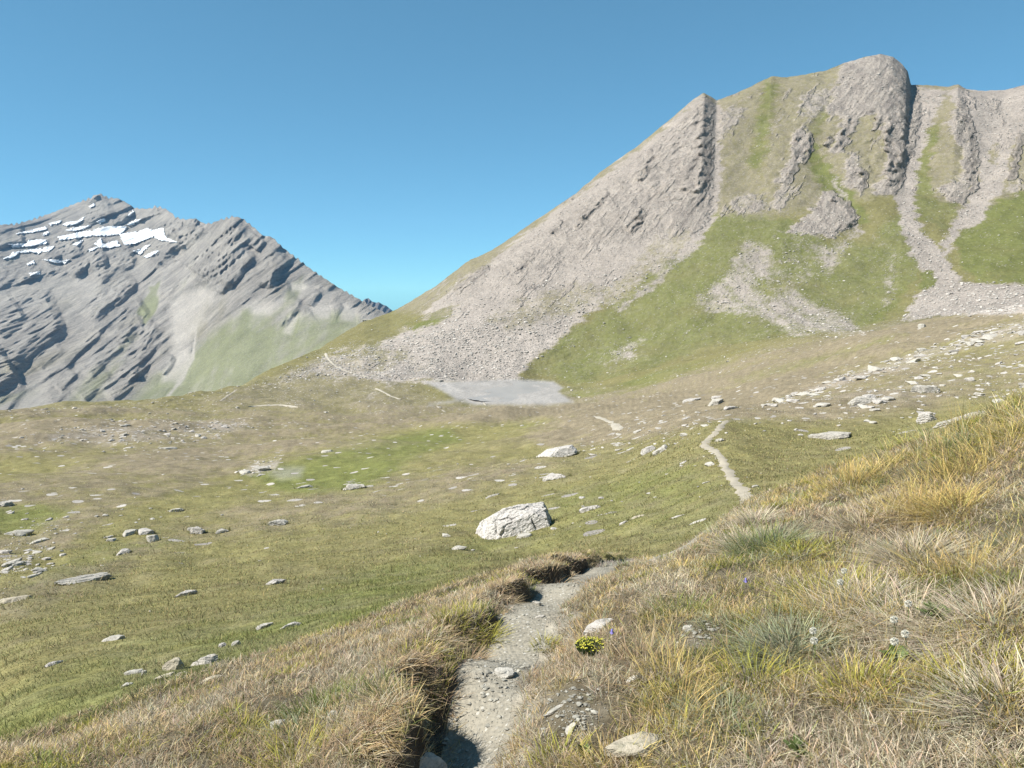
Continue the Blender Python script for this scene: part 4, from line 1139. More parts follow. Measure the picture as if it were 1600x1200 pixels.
def slab_shape():
    V, Fc = ICO[5]
    N = np.array([[-0.42, -0.40, 0.82], [-0.15, -0.62, 0.77], [0.80, -0.15, 0.45], [0, 0.8, 0.6], [0, 0, -1], [-0.9, 0, 0.2], [0.1, -0.95, 0.2], [0.2, -0.1, 0.97]]); N = N / np.linalg.norm(N, axis=1)[:, None]
    rad = np.min(np.array([0.50, 0.58, 1.12, 0.7, 0.5, 1.35, 0.75, 0.50])[None] / np.maximum(V @ N.T, 1e-3), axis=1)
    P = V * np.minimum(rad, 1.5)[:, None]
    ph = (P[:, 0] * 0.75 - P[:, 2] * 0.9 + 0.3 * P[:, 1]) * 4.2 + 0.5 * noise3(P[:, 0] * 2, P[:, 1] * 2, P[:, 2] * 2); fr = ph - np.floor(ph)
    k = 1 - 0.07 * np.exp(-((fr - 0.5) / 0.09) ** 2) * smooth(-0.2, 0.3, noise3(P[:, 0] * 2.5, P[:, 1] * 2.5, P[:, 2] * 2.5 + 4)) + 0.03 * noise3(P[:, 0] * 5, P[:, 1] * 5, P[:, 2] * 5) + 0.015 * noise3(P[:, 0] * 15, P[:, 1] * 15, P[:, 2] * 15)
    return P * k[:, None], Fc
R_ = place_rock
R_('boulder', 868, 714, 72, 21, 'white streaked slabby boulder beyond the largest boulder', 'boulder', None, M_rock_lichen, shape=slab_shape(), sink=0.25, dep=0.5, yaw=0.05, tilt=-0.24)
LIST = [
 (868,749,42,12,'low flat grey rock between the two big white boulders',0,3),(924,797,38,10,'flat pale rock right of the largest boulder',0,3),
 (1014,707,26,13,'white rock at the left end of the low rubble by the trail',0,3),(1034,706,28,12,'rough greyish rubble rock touching a white one left of the trail',1,3),
 (1296,687,64,12,'long flat slab alone on the grass right of the trail',1,4),(1498,661,92,18,'long low layered outcrop on the right slope',1,5),
 (1449,660,27,19,'square blocky stone at the left end of the long outcrop',0,4),(1524,645,40,8,'thin pale slab above the right end of the long outcrop',0,3),
 (1343,633,44,12,'angular slab pile stone in the middle of the right slope',1,4),(1357,624,22,8,'small slab leaning behind the angular slab pile stone',0,3),
 (1443,613,44,9,'grey flat table slab on the upper right slope',1,4),(1457,613,20,9,'bright white stone tucked under the grey table slab',3,3),
 (1081,626,30,6,'pale flat rock in the brown grass above the trail',0,3),(1118,633,24,10,'rough rock mound at the start of the rubble band',1,4),(1120,622,18,6,'small rock just above the rough rock mound',0,3),
 (133,908,88,15,'long grey log shaped boulder on the lower left slope',1,5),(430,913,36,12,'tilted pale slab alone in the left grass',0,4),(432,821,34,9,'low rounded grey rock above the left meadow rise',1,3),
 (291,931,31,8,'flat layered rock left of the tilted pale slab',0,4),(309,834,22,12,'ridged pale rock in the row below the left hollow',0,4),(300,829,14,8,'dark small rock behind the ridged pale rock',1,3),
 (346,833,21,6,'flat mossy rock right of the ridged pale rock',1,3),(228,836,24,11,'broken pale rock at the right end of the left outcrop row',0,4),(240,847,16,12,'upright pale rock below the broken one',3,3),
 (203,836,26,6,'long flat pale slab in the left outcrop row',3,3),(174,846,14,6,'narrow tilted white slab at the left of the outcrop row',3,3),(170,841,14,5,'second narrow slab above the tilted white one',0,3),
 (193,866,24,8,'rough layered rock above the log shaped boulder',0,4),(557,764,32,14,'dark lichen covered rock in the bright green hollow',1,4),(541,766,12,4,'small stone left of the dark lichen rock',3,2),(577,761,14,4,'small stone right of the dark lichen rock',3,2),
 (178,1001,29,11,'pale rounded slab on the bottom left green slope',3,4),(84,1039,24,8,'narrow pale slab near the lower left edge',0,3),
 (271,1047,28,22,'upright rounded pale boulder in the lower left rock group',2,4),(258,1062,34,14,'low broad boulder in front of the upright rounded one',2,4),(286,1056,20,10,'small boulder touching the upright rounded one on its right',2,3),
 (320,1038,38,17,'grey sunken boulder with grass in front, right of the rock group',1,4),(210,1053,24,10,'smooth flat stone left of the rock group',3,3),(226,1056,9,9,'little pointed stone beside the smooth flat stone',3,3),(198,1073,17,8,'small pale stone left below the rock group',3,3),
 (370,1009,17,10,'white blocky stone on the green slope below the layered slab',3,3),(348,1011,11,8,'small pointed stone left of the white blocky stone',0,3),(455,981,34,7,'long thin slab on the bright green slope',0,3),(412,982,30,10,'rough grassy rock left of the long thin slab',1,3),
 (6,792,28,10,'dark flat rock at the left picture edge',1,3),(820,840,24,12,'small white rock in the grass in front of the largest boulder',3,3),(698,839,16,6,'small stone left of the largest boulder',3,3),(716,859,26,7,'thin slab left below the largest boulder',3,3),
 (1090,817,34,5,'long thin white slab low on the green slope near the bank',3,3),(1130,831,26,5,'short thin white slab closest to the grassy bank',3,3),(995,809,32,6,'flat tan rock in the green grass',2,3),(975,818,18,5,'small grassy stone beside the flat tan rock',0,3),
 (1110,728,17,7,'white stone on the left edge of the trail',3,3),(1180,762,12,5,'small pale stone right of the trail',3,2),(1162,787,11,5,'small stone where the trail meets the bank',3,2),(1060,808,26,4,'half buried slab in the green grass below the trail',1,3),
 (685,597,16,5,'dark flat slab on the shore left of the lake',1,3),(1440,512,11,6,'single bright boulder on the far grassy shoulder',3,3),(1068,724,12,4,'tiny flat stone left of the trail bend',0,2),(770,776,26,5,'mossy rock slab right behind the largest boulder',1,3),
 (512,707,20,5,'pale stone pair on the brown rise',3,3),(262,702,24,4,'small pale slab on the far left rise',3,3),(384,740,20,8,'white rock at the end of the rubble bank above the hollow',3,3),(408,736,26,9,'grey rock on the rubble bank above the hollow',1,3),(476,762,28,5,'flat stone on the near side of the hollow',3,3),
 (275,800,22,6,'flat pale stone on the grey brown left slope',3,3),(30,838,34,8,'long pale slab by the left edge above the rubble',3,3),(60,848,30,6,'thin slab right of the long pale slab',3,3),(20,885,26,9,'tilted slab among the left edge rubble',1,3),(24,940,40,16,'pale rock strip at the left edge below the rubble',2,3),
 (1140,640,24,5,'light slab where the trail fades into the rubble',0,3),(1125,690,18,6,'grey stone on the right side of the trail bend',1,3)]
MATS = [M_rock, M_rock_grey, M_rock_tan, M_rock_small]
for i, (u, v, w, h, lab, mi, n) in enumerate(LIST):
    t = -0.05; log = lab.startswith('long grey log')
    R_('rock', u, v, w, h, lab, 'rock', None, MATS[mi], n=min(n + 1, 5), tilt=t, yaw=0.72 if log else ((i * 37) % 100 / 100 - 0.35) * 1.1, dep=0.42 if log else 0.55 + (i * 53 % 100) / 200, sink=0.42, planes=7 + i * 7 % 15, seed=100 + i, step=0.10 if mi in (0, 1) else 0.03, rough=0.07)
# stones beside the trail in front
R_('stone', 664, 1132, 84, 34, 'bleached angular stone jutting from the bank over the trail', 'stone', None, M_rock_small, n=4, tilt=-0.1, step=0.10, sink=0.1, dep=0.5, tren=False)
R_('stone', 788, 1060, 30, 17, 'white flat stone lying in the middle of the trail', 'stone', None, M_rock_small, n=4, seed=9, sink=0.1, dep=.8)
R_('stone', 838, 946, 15, 9, 'small pale stone on the trail under the dark bank', 'stone', None, M_rock_small, n=3, sink=0.1)
R_('stone', 843, 966, 16, 4, 'thin flat stone sunk in the trail', 'stone', None, M_rock_grey, n=3, sink=0.4)
R_('stone', 940, 984, 60, 19, 'pale flat rock in the grass right of the trail', 'stone', None, M_rock, n=4, seed=15, step=.08)
R_('stone', 1076, 986, 16, 11, 'small white stone under a green tussock', 'stone', None, M_rock_small, n=3)
R_('stone', 992, 1190, 86, 42, 'sandy rounded rock at the bottom edge in the grass', 'stone', None, M_rock_tan, n=4, seed=31, step=0.0, rough=0.04)
R_('stone', 895, 1145, 22, 14, 'dark edged wedge stone on the bare grit patch', 'stone', None, M_rock_grey, n=3, tilt=-.4)
R_('stone', 870, 1112, 34, 8, 'flat grey stone on the bare grit patch', 'stone', None, M_rock_grey, n=3)
R_('stone', 990, 1066, 22, 12, 'white tilted stone beside dark moss in the grass', 'stone', None, M_rock_small, n=3, tilt=-.3)
R_('stone', 437, 1138, 24, 16, 'round pale stone in the grass of the left bank', 'stone', None, M_rock_small, n=4)
R_('stone', 333, 1065, 34, 12, 'rounded stone half hidden at the brow of the left bank', 'stone', None, M_rock_tan, n=3)
R_('stone', 520, 1118, 14, 9, 'tiny stone near the green tuft on the left bank', 'stone', None, M_rock_small, n=3)

# repeats: groups of small stones nobody tells apart, one object each
protos = []
for i in range(9):
    P, Fc = rock_shape(500 + i, 3, 11, 0.07, 0.4, 0.08 if i % 2 else 0.0)
    mn, mx = P.min(0), P.max(0); P = (P - (mn + mx) / 2) / (mx - mn)
    o = mesh_obj('stone', P, Fc, MATS[(0, 3, 1, 0, 3, 0, 1, 3, 0)[i]], False, link=False)
    protos.append(o)
def in_poly(poly, n, seed):
    r = np.random.default_rng(seed); P = np.array(poly, float); out = []
    while len(out) < n:
        u, v = r.uniform(P[:, 0].min(), P[:, 0].max()), r.uniform(P[:, 1].min(), P[:, 1].max()); c = False
        for k in range(len(P)):
            ax, ay = P[k]; bx, by = P[(k + 1) % len(P)]
            if (ay > v) != (by > v) and u < ax + (v - ay) * (bx - ax) / (by - ay): c = not c
        if c: out.append((u, v))
    return out
def stones(poly, n, seed, smin, smax, label, group, flatness=0.4):
    r = np.random.default_rng(seed + 1)
    for (u, v) in in_poly(poly, n, seed):
        p = hit(u, v); s = r.uniform(0, 1) ** 2.2 * (smax - smin) + smin
        w = s * np.linalg.norm(p) / F
        o = protos[r.integers(len(protos))].copy(); COL.objects.link(o)
        o.name = 'stone'
        hz = w * r.uniform(0.6, 1.2) * flatness
        o.scale = (w * r.uniform(0.85, 1.25), w * r.uniform(0.6, 0.9), hz)
        o.location = (p[0], p[1], p[2] + hz * 0.16)
        o.rotation_euler = (r.normal(0, 0.12), r.normal(-0.12, 0.15), r.uniform(-0.7, 0.7) - math.atan2(p[0], p[1]))
        tag(o, label, 'stone', group)
stones([(1130,655),(1250,612),(1400,560),(1610,495),(1610,520),(1500,550),(1350,592),(1250,628)], 78, 1, 6, 22, 'pale slab in the long rubble band across the right slope', 'slabs of the long rubble band on the right slope')
stones([(1150,660),(1300,625),(1450,580),(1610,530),(1610,640),(1520,640),(1400,660),(1250,690)], 60, 2, 5, 18, 'loose pale stone on the grass between rubble band and golden grass', 'loose stones below the rubble band on the right slope')
stones([(20,690),(120,668),(250,660),(380,668),(330,690),(200,698)], 40, 3, 4, 11, 'small stone in the grey rubble hollow of the far left rise', 'stones of the far left rubble hollow')
stones([(0,860),(60,860),(120,850),(90,880),(60,905),(0,915)], 26, 4, 5, 18, 'slanted slab in the rubble at the left picture edge', 'slabs of the left edge rubble')
stones([(870,720),(960,670),(1110,640),(1120,690),(1010,700)], 24, 5, 5, 14, 'small stone in the brown grass left of the trail', 'small stones left of the trail')
stones([(0,795),(60,790),(150,800),(250,790),(280,830),(150,840),(40,830)], 20, 6, 4, 10, 'small stone on the grey brown slope at the left', 'small stones on the left slope')
stones([(760,860),(900,820),(1150,740),(1180,690),(1000,740),(860,770)], 18, 7, 4, 12, 'small stone in the green grass around the largest boulder', 'small stones round the largest boulder')

# ------------------------------------------------------------------ stuff: the countless small stones of scree and meadow, one object
def scatter_stones(N):
    r = np.random.default_rng(77)
    u = r.uniform(-60, 1660, N * 8); v = r.uniform(230, 1000, N * 8)
    # spread over the land grid by vertices, weighted by stoniness
    rr = r.integers(sum(SUB[:3]) + 20, ROW_K - 60, N * 8); cc_ = r.integers(96, 96 + 1180, N * 8)
    P = GP[rr, cc_]; d = np.linalg.norm(P, axis=1)
    uu_, vv_ = project(P)
    S = scree.at(uu_, vv_); L = silt.at(uu_, vv_)
    cl = fbm2(P[:, 0] * 0.08, P[:, 1] * 0.08 + P[:, 2] * 0.08, 3)
    w = (0.006 + 0.022 * (cl > 0.2)) * np.where(d < 230, 0.3, 1) + 0.8 * S ** 1.2; w = w * (1 - L) * (1 - 0.6 * (rr > ROW_J))
    keep = r.uniform(0, 1, N * 8) < w
    P = P[keep][:N]; d = d[keep][:N]; S = S[keep][:N]
    n = len(P)
    px_ = 1.3 + 5.0 * r.uniform(0, 1, n) ** 6 * np.where(d > 540, 0.4, np.where(d > 380, 0.75, 1))
    w = np.minimum(px_ * d / F, 2.2)
    V, Fc = ICO[1]
    nv = len(V)
    q = V[None] * (1 + 0.35 * r.normal(size=(n, nv, 1)) * 0.5)
    a = r.uniform(0, 2 * math.pi, n); ca, sa = np.cos(a)[:, None], np.sin(a)[:, None]
    qx = q[..., 0] * (w * r.uniform(.45, .7, n))[:, None]; qy = q[..., 1] * (w * r.uniform(.3, .5, n))[:, None]; qz = q[..., 2] * (w * r.uniform(.15, .32, n))[:, None]
    x = qx * ca - qy * sa; y = qx * sa + qy * ca
    VV = np.stack([x, y, qz], -1) + P[:, None] + np.array([0, 0, 1.0]) * (w * 0.08)[:, None, None]
    FF = (Fc[None] + (np.arange(n) * nv)[:, None, None]).reshape(-1, 3)
    b = r.uniform(0.62, 1.15, n)[:, None] * np.array([[.44, .41, .37]])
    colr_ = np.repeat(b, nv, axis=0)
    return VV.reshape(-1, 3), FF, colr_
nt = NT('scree_stones'); nt.l(nt.attr('Col').outputs['Color'], nt.p.inputs['Base Color']); M_sst = nt.m
VV, FF, cc1 = scatter_stones(42000)
stuff(mesh_obj('scree_stones', VV, FF, M_sst, False, cc1), 'countless small pale stones strewn over scree and meadow')

def pebbles(N):
    r = np.random.default_rng(5)
    k = r.integers(0, 10, N); t = r.uniform(0, 1, N)[:, None]
    C = PATHLINE[k] * (1 - t) + PATHLINE[k + 1] * t
    e = PATHLINE[k + 1, :2] - PATHLINE[k, :2]; e /= np.linalg.norm(e, axis=1)[:, None]
    s = r.normal(0.1, 0.5, N) * C[:, 2]
    x = C[:, 0] + e[:, 1] * s; y = C[:, 1] - e[:, 0] * s
    # grit patches
    extra = []
    for pl, m in (([(855,1100),(890,1075),(930,1085),(940,1110),(910,1148),(868,1155)], 260), ([(1060,990),(1110,975),(1120,1000),(1080,1008)], 90)):
        for (u, v) in in_poly(pl, m // 5, m):
            p = hit(u, v)
            for _ in range(5): extra.append((p[0] + r.normal(0, .03), p[1] + r.normal(0, .03)))
    E = np.array(extra); x = np.concatenate([x, E[:, 0]]); y = np.concatenate([y, E[:, 1]])
    n = len(x); z = ground_z(x, y)
    w = 0.003 + 0.011 * r.uniform(0, 1, n) ** 5
    V, Fc = ICO[1]; nv = len(V)
    q = V[None] * (1 + 0.2 * r.normal(size=(n, nv, 1))) * w[:, None, None] * np.stack([r.uniform(.7, 1.2, n), r.uniform(.6, 1, n), r.uniform(.35, .6, n)], 1)[:, None]
    VV = q + np.stack([x, y, z + 0.004 + w * 0.15], -1)[:, None]
    FF = (Fc[None] + (np.arange(n) * nv)[:, None, None]).reshape(-1, 3)
    b = r.uniform(0.6, 1.15, n)[:, None] * np.array([[.31, .295, .25]])
    return VV.reshape(-1, 3), FF, np.repeat(b, nv, axis=0)
VV, FF, cc1 = pebbles(2600)
stuff(mesh_obj('gravel', VV, FF, M_sst, False, cc1), 'loose grit and pebbles on the trail')

# ------------------------------------------------------------------ grass
def blades(name, root, L, W, ang, lean, bend, cb, ct, levels=3, label=None):
    """one mesh of grass blades; cb, ct colours at base and tip"""
    n = len(root)
    r = np.random.default_rng(len(root))
    ts_ = np.linspace(0, 1, levels + 1)
    wd = np.array([1.0, 0.9, 0.6, 0.12]) if levels == 3 else np.array([1.0, 0.8, 0.12])
    hx, hy = np.cos(ang), np.sin(ang)
    rot = ang + math.pi / 2 + r.normal(0, 0.7, n)
    wx, wy = np.cos(rot), np.sin(rot)
    V = np.empty((n, levels + 1, 2, 3), np.float32); C = np.empty((n, levels + 1, 2, 3), np.float32)
    for i, t in enumerate(ts_):
        hor = L * (lean * t + bend * t * t); ver = L * (t * np.sqrt(np.maximum(1 - lean * lean, 0.05)) - 0.55 * bend * t * t)
        cx = root[:, 0] + hx * hor; cy = root[:, 1] + hy * hor; cz = root[:, 2] + ver
        w2 = W * wd[i] * 0.5
        V[:, i, 0] = np.stack([cx - wx * w2, cy - wy * w2, cz], -1); V[:, i, 1] = np.stack([cx + wx * w2, cy + wy * w2, cz], -1)
        k = t ** 0.8
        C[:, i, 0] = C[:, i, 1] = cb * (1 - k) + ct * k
    nv = (levels + 1) * 2
    base = (np.arange(n) * nv)[:, None]
    fs = []
    for i in range(levels):
        fs.append(np.stack([base[:, 0] + 2 * i, base[:, 0] + 2 * i + 1, base[:, 0] + 2 * i + 3, base[:, 0] + 2 * i + 2], -1))
    FF = np.stack(fs, 1).reshape(-1, 4)
    return stuff(mesh_obj(name, V.reshape(-1, 3), FF, M_blade, True, C.reshape(-1, 3)), label)

# colours (base, tip)
KINDS = {
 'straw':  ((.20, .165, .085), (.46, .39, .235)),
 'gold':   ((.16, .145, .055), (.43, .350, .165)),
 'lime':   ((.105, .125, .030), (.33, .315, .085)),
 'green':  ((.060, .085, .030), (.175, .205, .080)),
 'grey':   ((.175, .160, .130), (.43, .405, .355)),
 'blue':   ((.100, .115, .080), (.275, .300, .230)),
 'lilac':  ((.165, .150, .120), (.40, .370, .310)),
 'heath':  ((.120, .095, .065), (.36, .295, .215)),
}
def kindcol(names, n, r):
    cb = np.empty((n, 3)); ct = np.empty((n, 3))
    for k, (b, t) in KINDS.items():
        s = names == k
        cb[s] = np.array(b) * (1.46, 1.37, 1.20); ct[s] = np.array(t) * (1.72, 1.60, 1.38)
    j = (0.55 + 0.95 * r.uniform(0, 1, n) ** 1.3)[:, None] * (1 + r.normal(0, 0.05, (n, 3)))
    return cb * j, ct * j

def pick_kind(x, y, u, v, r, side):
    """what grows at a spot: patches about half a metre wide"""
    a = fbm2(x * 2.1 + 3, y * 2.1, 3); b = fbm2(x * 1.8 - 20, y * 1.8 + 7, 3); n = len(x)
    a = a + r.normal(0, 0.16, n); b = b + r.normal(0, 0.16, n)
    out = np.full(n, 'straw', dtype='<U6')
    if side == 'right':
        up = smooth(880, 720, v)
        out[a > 0.02] = 'gold'; out[(a < -0.12)] = 'lime'; out[(b > 0.10 + 0.2 * up)] = 'lilac'; out[(b > 0.26 + 0.15 * up)] = 'grey'; out[(b < -0.24)] = 'blue'; out[(b < -0.20) & (a < -0.12)] = 'green'
        ln = (u < 1000) & (a < 0.25); out[ln & (r.uniform(0, 1, n) < 0.6)] = 'heath'
    else:
        out[:] = 'heath'
        out[a > 0.22] = 'straw'; out[b > 0.12] = 'lilac'; out[b > 0.36] = 'grey'; out[b < -0.36] = 'lime'; out[(a < -0.40)] = 'green'
    return out

def grass_ok(x, y, u, v):
    """False on the trail and on bare grit"""
    s, hw, dp = path_dist(x, y)
    onpath = (s > -hw - 0.02) & (s < hw + 0.02 + 0.05 * noise2(x * 4, y * 4))
    thin = fbm2(x * 1.6 + 11, y * 1.6, 3)
    worn = (s > 0) & (thin > 0.42 + 0.25 * smooth(1100, 1500, u)) & (np.random.default_rng(len(x)).uniform(0, 1, len(x)) < 0.75)
    return ~onpath & ~worn & (bare.at(u, v) < 0.45 + 0.5 * noise2(x * 5, y * 5))

def cells(lo, hi, N, r, pw, fade=None):
    """N points on the land between two rows, as dense as the eye sees them"""
    A = GP[lo:hi, 46:46 + 1280]
    dr = np.linalg.norm(A[1:, :-1] - A[:-1, :-1], axis=-1); dc = np.linalg.norm(A[:-1, 1:] - A[:-1, :-1], axis=-1)
    dd = np.linalg.norm(A[:-1, :-1], axis=-1)
    w = dr * dc / dd ** pw
    if fade is not None: w = w * fade(dd)
    w[:, :50] *= 0.4; w[:, -50:] *= 0.4
    c = np.cumsum(w.ravel()); q = np.searchsorted(c, r.uniform(0, c[-1], N)); q = np.minimum(q, c.size - 1)
    i = q // w.shape[1] + lo; j = q % w.shape[1] + 46
    fr = r.uniform(0, 1, (N, 1)); fc_ = r.uniform(0, 1, (N, 1))
    P = (GP[i, j] * (1 - fr) + GP[i + 1, j] * fr) * (1 - fc_) + (GP[i, j + 1] * (1 - fr) + GP[i + 1, j + 1] * fr) * fc_
    return P, i, j

def sample_near(N, seed, vmin=590):
    """ground points, even over the picture, on the near bank"""
    r = np.random.default_rng(seed)
    P, i, j = cells(sum(SUB[:1]) - 8, sum(SUB[:2]) + 9, N, r, 1.75)
    d = np.linalg.norm(P, axis=1)
    # area weight: rows are geometric in distance, so screen-even already
    u, v = project(P)
    ok = grass_ok(P[:, 0], P[:, 1], u, v) & (d < 14)
    P = P[ok]; u = u[ok]; v = v[ok]
    s = path_dist(P[:, 0], P[:, 1])[0]
    left = (s < 0)
    return P, u, v, left, r

# tussocks
def tussocks(nclump, per, seed):
    P, u, v, left, r = sample_near(nclump, seed)
    d = np.linalg.norm(P, axis=1)
    kr = pick_kind(P[:, 0], P[:, 1], u, v, r, 'right'); kl = pick_kind(P[:, 0], P[:, 1], u, v, r, 'left')
    kind = np.where(left, kl, kr)
    nC = len(P)
    big = (0.45 + 1.0 * r.uniform(0, 1, nC) ** 1.5) * np.where(left, 0.62, 1.0) * np.where((u < 1000) & ~left, 0.7, 1.0)
    up = np.where(~left, smooth(1150, 1500, u) * smooth(860, 680, v), 0)
    big *= 0.47 + 0.55 * up
    nb = (per * r.uniform(0.6, 1.3, nC)).astype(int)
    ci = np.repeat(np.arange(nC), nb); n = len(ci)
    rad = 0.095 * big[ci] * np.sqrt(r.uniform(0, 1, n)); th = r.uniform(0, 2 * math.pi, n)
    x = P[ci, 0] + rad * np.cos(th); y = P[ci, 1] + rad * np.sin(th)
    z = ground_z(x, y) - 0.01
    ang = th + r.normal(0, 0.55, n)
    # comb: the slope and the wind lay blades to the lower left
    dx = np.cos(ang) - 0.35; dy = np.sin(ang) - 0.15; ang = np.arctan2(dy, dx)
    km = kind[ci]
    flat_ = np.isin(km, ['grey', 'blue', 'lilac'])
    L = big[ci] * (0.045 + 0.13 * r.uniform(0, 1, n) ** 1.4) * (1 + 0.5 * up[ci]) * np.where(flat_, 1.1, 1.0)
    lean = np.clip(r.normal(np.where(flat_, 0.58, 0.42), 0.24, n) + 2.0 * rad, 0.02, 0.96)
    bend = np.clip(r.normal(np.where(flat_, 0.45, 0.22), 0.15, n), 0, 0.9)
    mixk = r.uniform(0, 1, n)
    km = np.where(mixk < 0.10, 'straw', km); km = np.where((mixk > 0.95), 'green', km)
    cb, ct = kindcol(km, n, r)
    tone = (0.62 + 0.85 * r.uniform(0, 1, nC))[ci][:, None]
    W = r.uniform(0.0019, 0.0038, n) * np.clip(np.linalg.norm(P, axis=1)[ci] / 4.5, 0.8, 1.6)
    return np.stack([x, y, z], -1), L, W, ang, lean, bend, cb * tone, ct * tone
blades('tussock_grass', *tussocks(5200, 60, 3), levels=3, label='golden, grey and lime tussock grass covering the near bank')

def lip_grass(N, seed):
    r = np.random.default_rng(seed)
    k = r.integers(0, 9, N); t = r.uniform(0, 1, N)[:, None]
    C = PATHLINE[k] * (1 - t) + PATHLINE[k + 1] * t
    e = PATHLINE[k + 1, :2] - PATHLINE[k, :2]; e /= np.linalg.norm(e, axis=1)[:, None]
    s = -(C[:, 2] + 0.10 + np.abs(r.normal(0, 0.07, N)))
    x = C[:, 0] + e[:, 1] * s; y = C[:, 1] - e[:, 0] * s
    cl = noise2(x * 3.2, y * 3.2); kp = r.uniform(-0.5, 0.5, N) < 1.6 * cl - 0.1
    x, y, e = x[kp], y[kp], e[kp]; n = len(x)
    ang = np.arctan2(-e[:, 0], e[:, 1]) + r.normal(0, 1.1, n)
    km = np.where(r.uniform(0, 1, n) < 0.55, 'heath', np.where(r.uniform(0, 1, n) < 0.5, 'straw', 'grey')).astype('<U6')
    cb, ct = kindcol(km, n, r)
    return np.stack([x, y, ground_z(x, y) - 0.008], -1), r.uniform(0.03, 0.10, n), r.uniform(0.0025, 0.005, n), ang, np.clip(r.normal(.6, .2, n), 0, .97), np.clip(r.normal(.6, .25, n), 0, 1.1), cb, ct
blades('hanging_grass', *lip_grass(7500, 6), levels=3, label='dry grass hanging over the eroded edge of the trail')

def fuzz(N, seed):
    P, u, v, left, r = sample_near(N, seed)
    gp = fbm2(P[:, 0] * 4.5, P[:, 1] * 4.5, 2) + r.normal(0, 0.2, len(P)) > -0.22; gp |= r.uniform(0, 1, len(P)) < 0.3
    P, u, v, left = P[gp], u[gp], v[gp], left[gp]
    n = len(P)
    kr = pick_kind(P[:, 0], P[:, 1], u, v, r, 'right'); kl = pick_kind(P[:, 0], P[:, 1], u, v, r, 'left')
    km = np.where(left, kl, kr)
    mixk = r.uniform(0, 1, n); km = np.where(mixk < 0.25, 'heath', km); km = np.where(mixk > 0.88, 'grey', km)
    P = P.copy(); P[:, 2] -= 0.006
    d = np.linalg.norm(P, axis=1)
    L = r.uniform(0.02, 0.07, n)
    ang = r.uniform(0, 2 * math.pi, n)
    lean = np.clip(r.normal(0.6, 0.25, n), 0, 0.97); bend = np.clip(r.normal(0.25, 0.2, n), 0, 0.8)
    cb, ct = kindcol(km, n, r)
    W = r.uniform(0.0024, 0.0050, n) * np.clip(d / 4.5, 0.8, 1.8)
    return P, L, W, ang, lean, bend, cb, ct
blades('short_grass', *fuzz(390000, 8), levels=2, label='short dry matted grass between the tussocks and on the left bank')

def stalks(N, seed):
    P, u, v, left, r = sample_near(N, seed)
    k = ~left & (u > 1000); P = P[k]; n = len(P)
    L = r.uniform(0.12, 0.28, n); ang = r.uniform(0, 6.28, n)
    j = r.uniform(0.8, 1.2, n)[:, None]
    return P, L, np.full(n, 0.0022), ang, np.clip(r.normal(.3, .2, n), 0, .9), np.clip(r.normal(.2, .15, n), 0, .8), np.array([[.30, .25, .13]]) * j, np.array([[.50, .42, .26]]) * j
blades('seed_stalks', *stalks(3600, 12), levels=3, label='thin dry seed stalks above the tussocks')

def turf(N, seed):
    """short meadow turf beyond the brow"""
    r = np.random.default_rng(seed)
    P, i, j = cells(sum(SUB[:2]) - 3, sum(SUB[:6]) + 5, N, r, 2.35, lambda q: (1 - 0.95 * smooth(45, 110, q)))
    d = np.linalg.norm(P, axis=1)
    ci = colv.reshape(NRW, NCL, 3)[i, j]
    ok = d > 3.5
    if len(mid):
        M = np.array(mid); dm = np.full(N, 1e9)
        for a, b in zip(M[:-1], M[1:]):
            e = b - a; t = np.clip(((P[:, :2] - a) @ e) / (e @ e), 0, 1)
            dm = np.minimum(dm, np.linalg.norm(P[:, :2] - a - t[:, None] * e, axis=1))
        ok &= dm > 0.16 + 0.08 * noise2(P[:, 0] * 3, P[:, 1] * 3)
    P = P[ok]; d = d[ok]; ci = ci[ok]; n = len(P)
    cl = fbm2(P[:, 0] * 1.6, P[:, 1] * 1.6, 3)
    L = r.uniform(0.03, 0.085, n) * np.clip(d / 20, 0.6, 1.15) * np.clip(1 + 1.3 * cl, 0.35, 2.2)
    W = r.uniform(0.010, 0.020, n) * np.clip(d / 20, 0.35, 2.0)
    ang = r.uniform(0, 6.28, n)
    j_ = ((0.55 + 1.05 * r.uniform(0, 1, n) ** 1.3) * (1 + 0.35 * cl))[:, None] * (1 + r.normal(0, 0.06, (n, 3)))
    tint = np.where((r.uniform(0, 1, n) < 0.20)[:, None], np.array([[1.55, 1.42, 1.55]]), 1.0)
    ci = ci * (1 + 0.22 * smooth(20, 45, d))[:, None]  # colour lifted with distance, offsets the tufts' shade on one another
    bigp = r.uniform(0, 1, n); L = L * np.where(bigp < 0.05, 1.9, 1); j_ = j_ * np.where(bigp < 0.05, 0.62, 1)[:, None]
    cb = ci * j_ * 1.05; ct = ci * j_ * 1.5 * tint
    P = P.copy(); P[:, 2] -= 0.01
    return P, L, W, ang, np.clip(r.normal(.62, .2, n), 0, .97), np.clip(r.normal(.2, .2, n), 0, .8), cb, ct
blades('meadow_turf', *turf(500000, 21), levels=2, label='short green and brown turf of the slope beyond the bank')

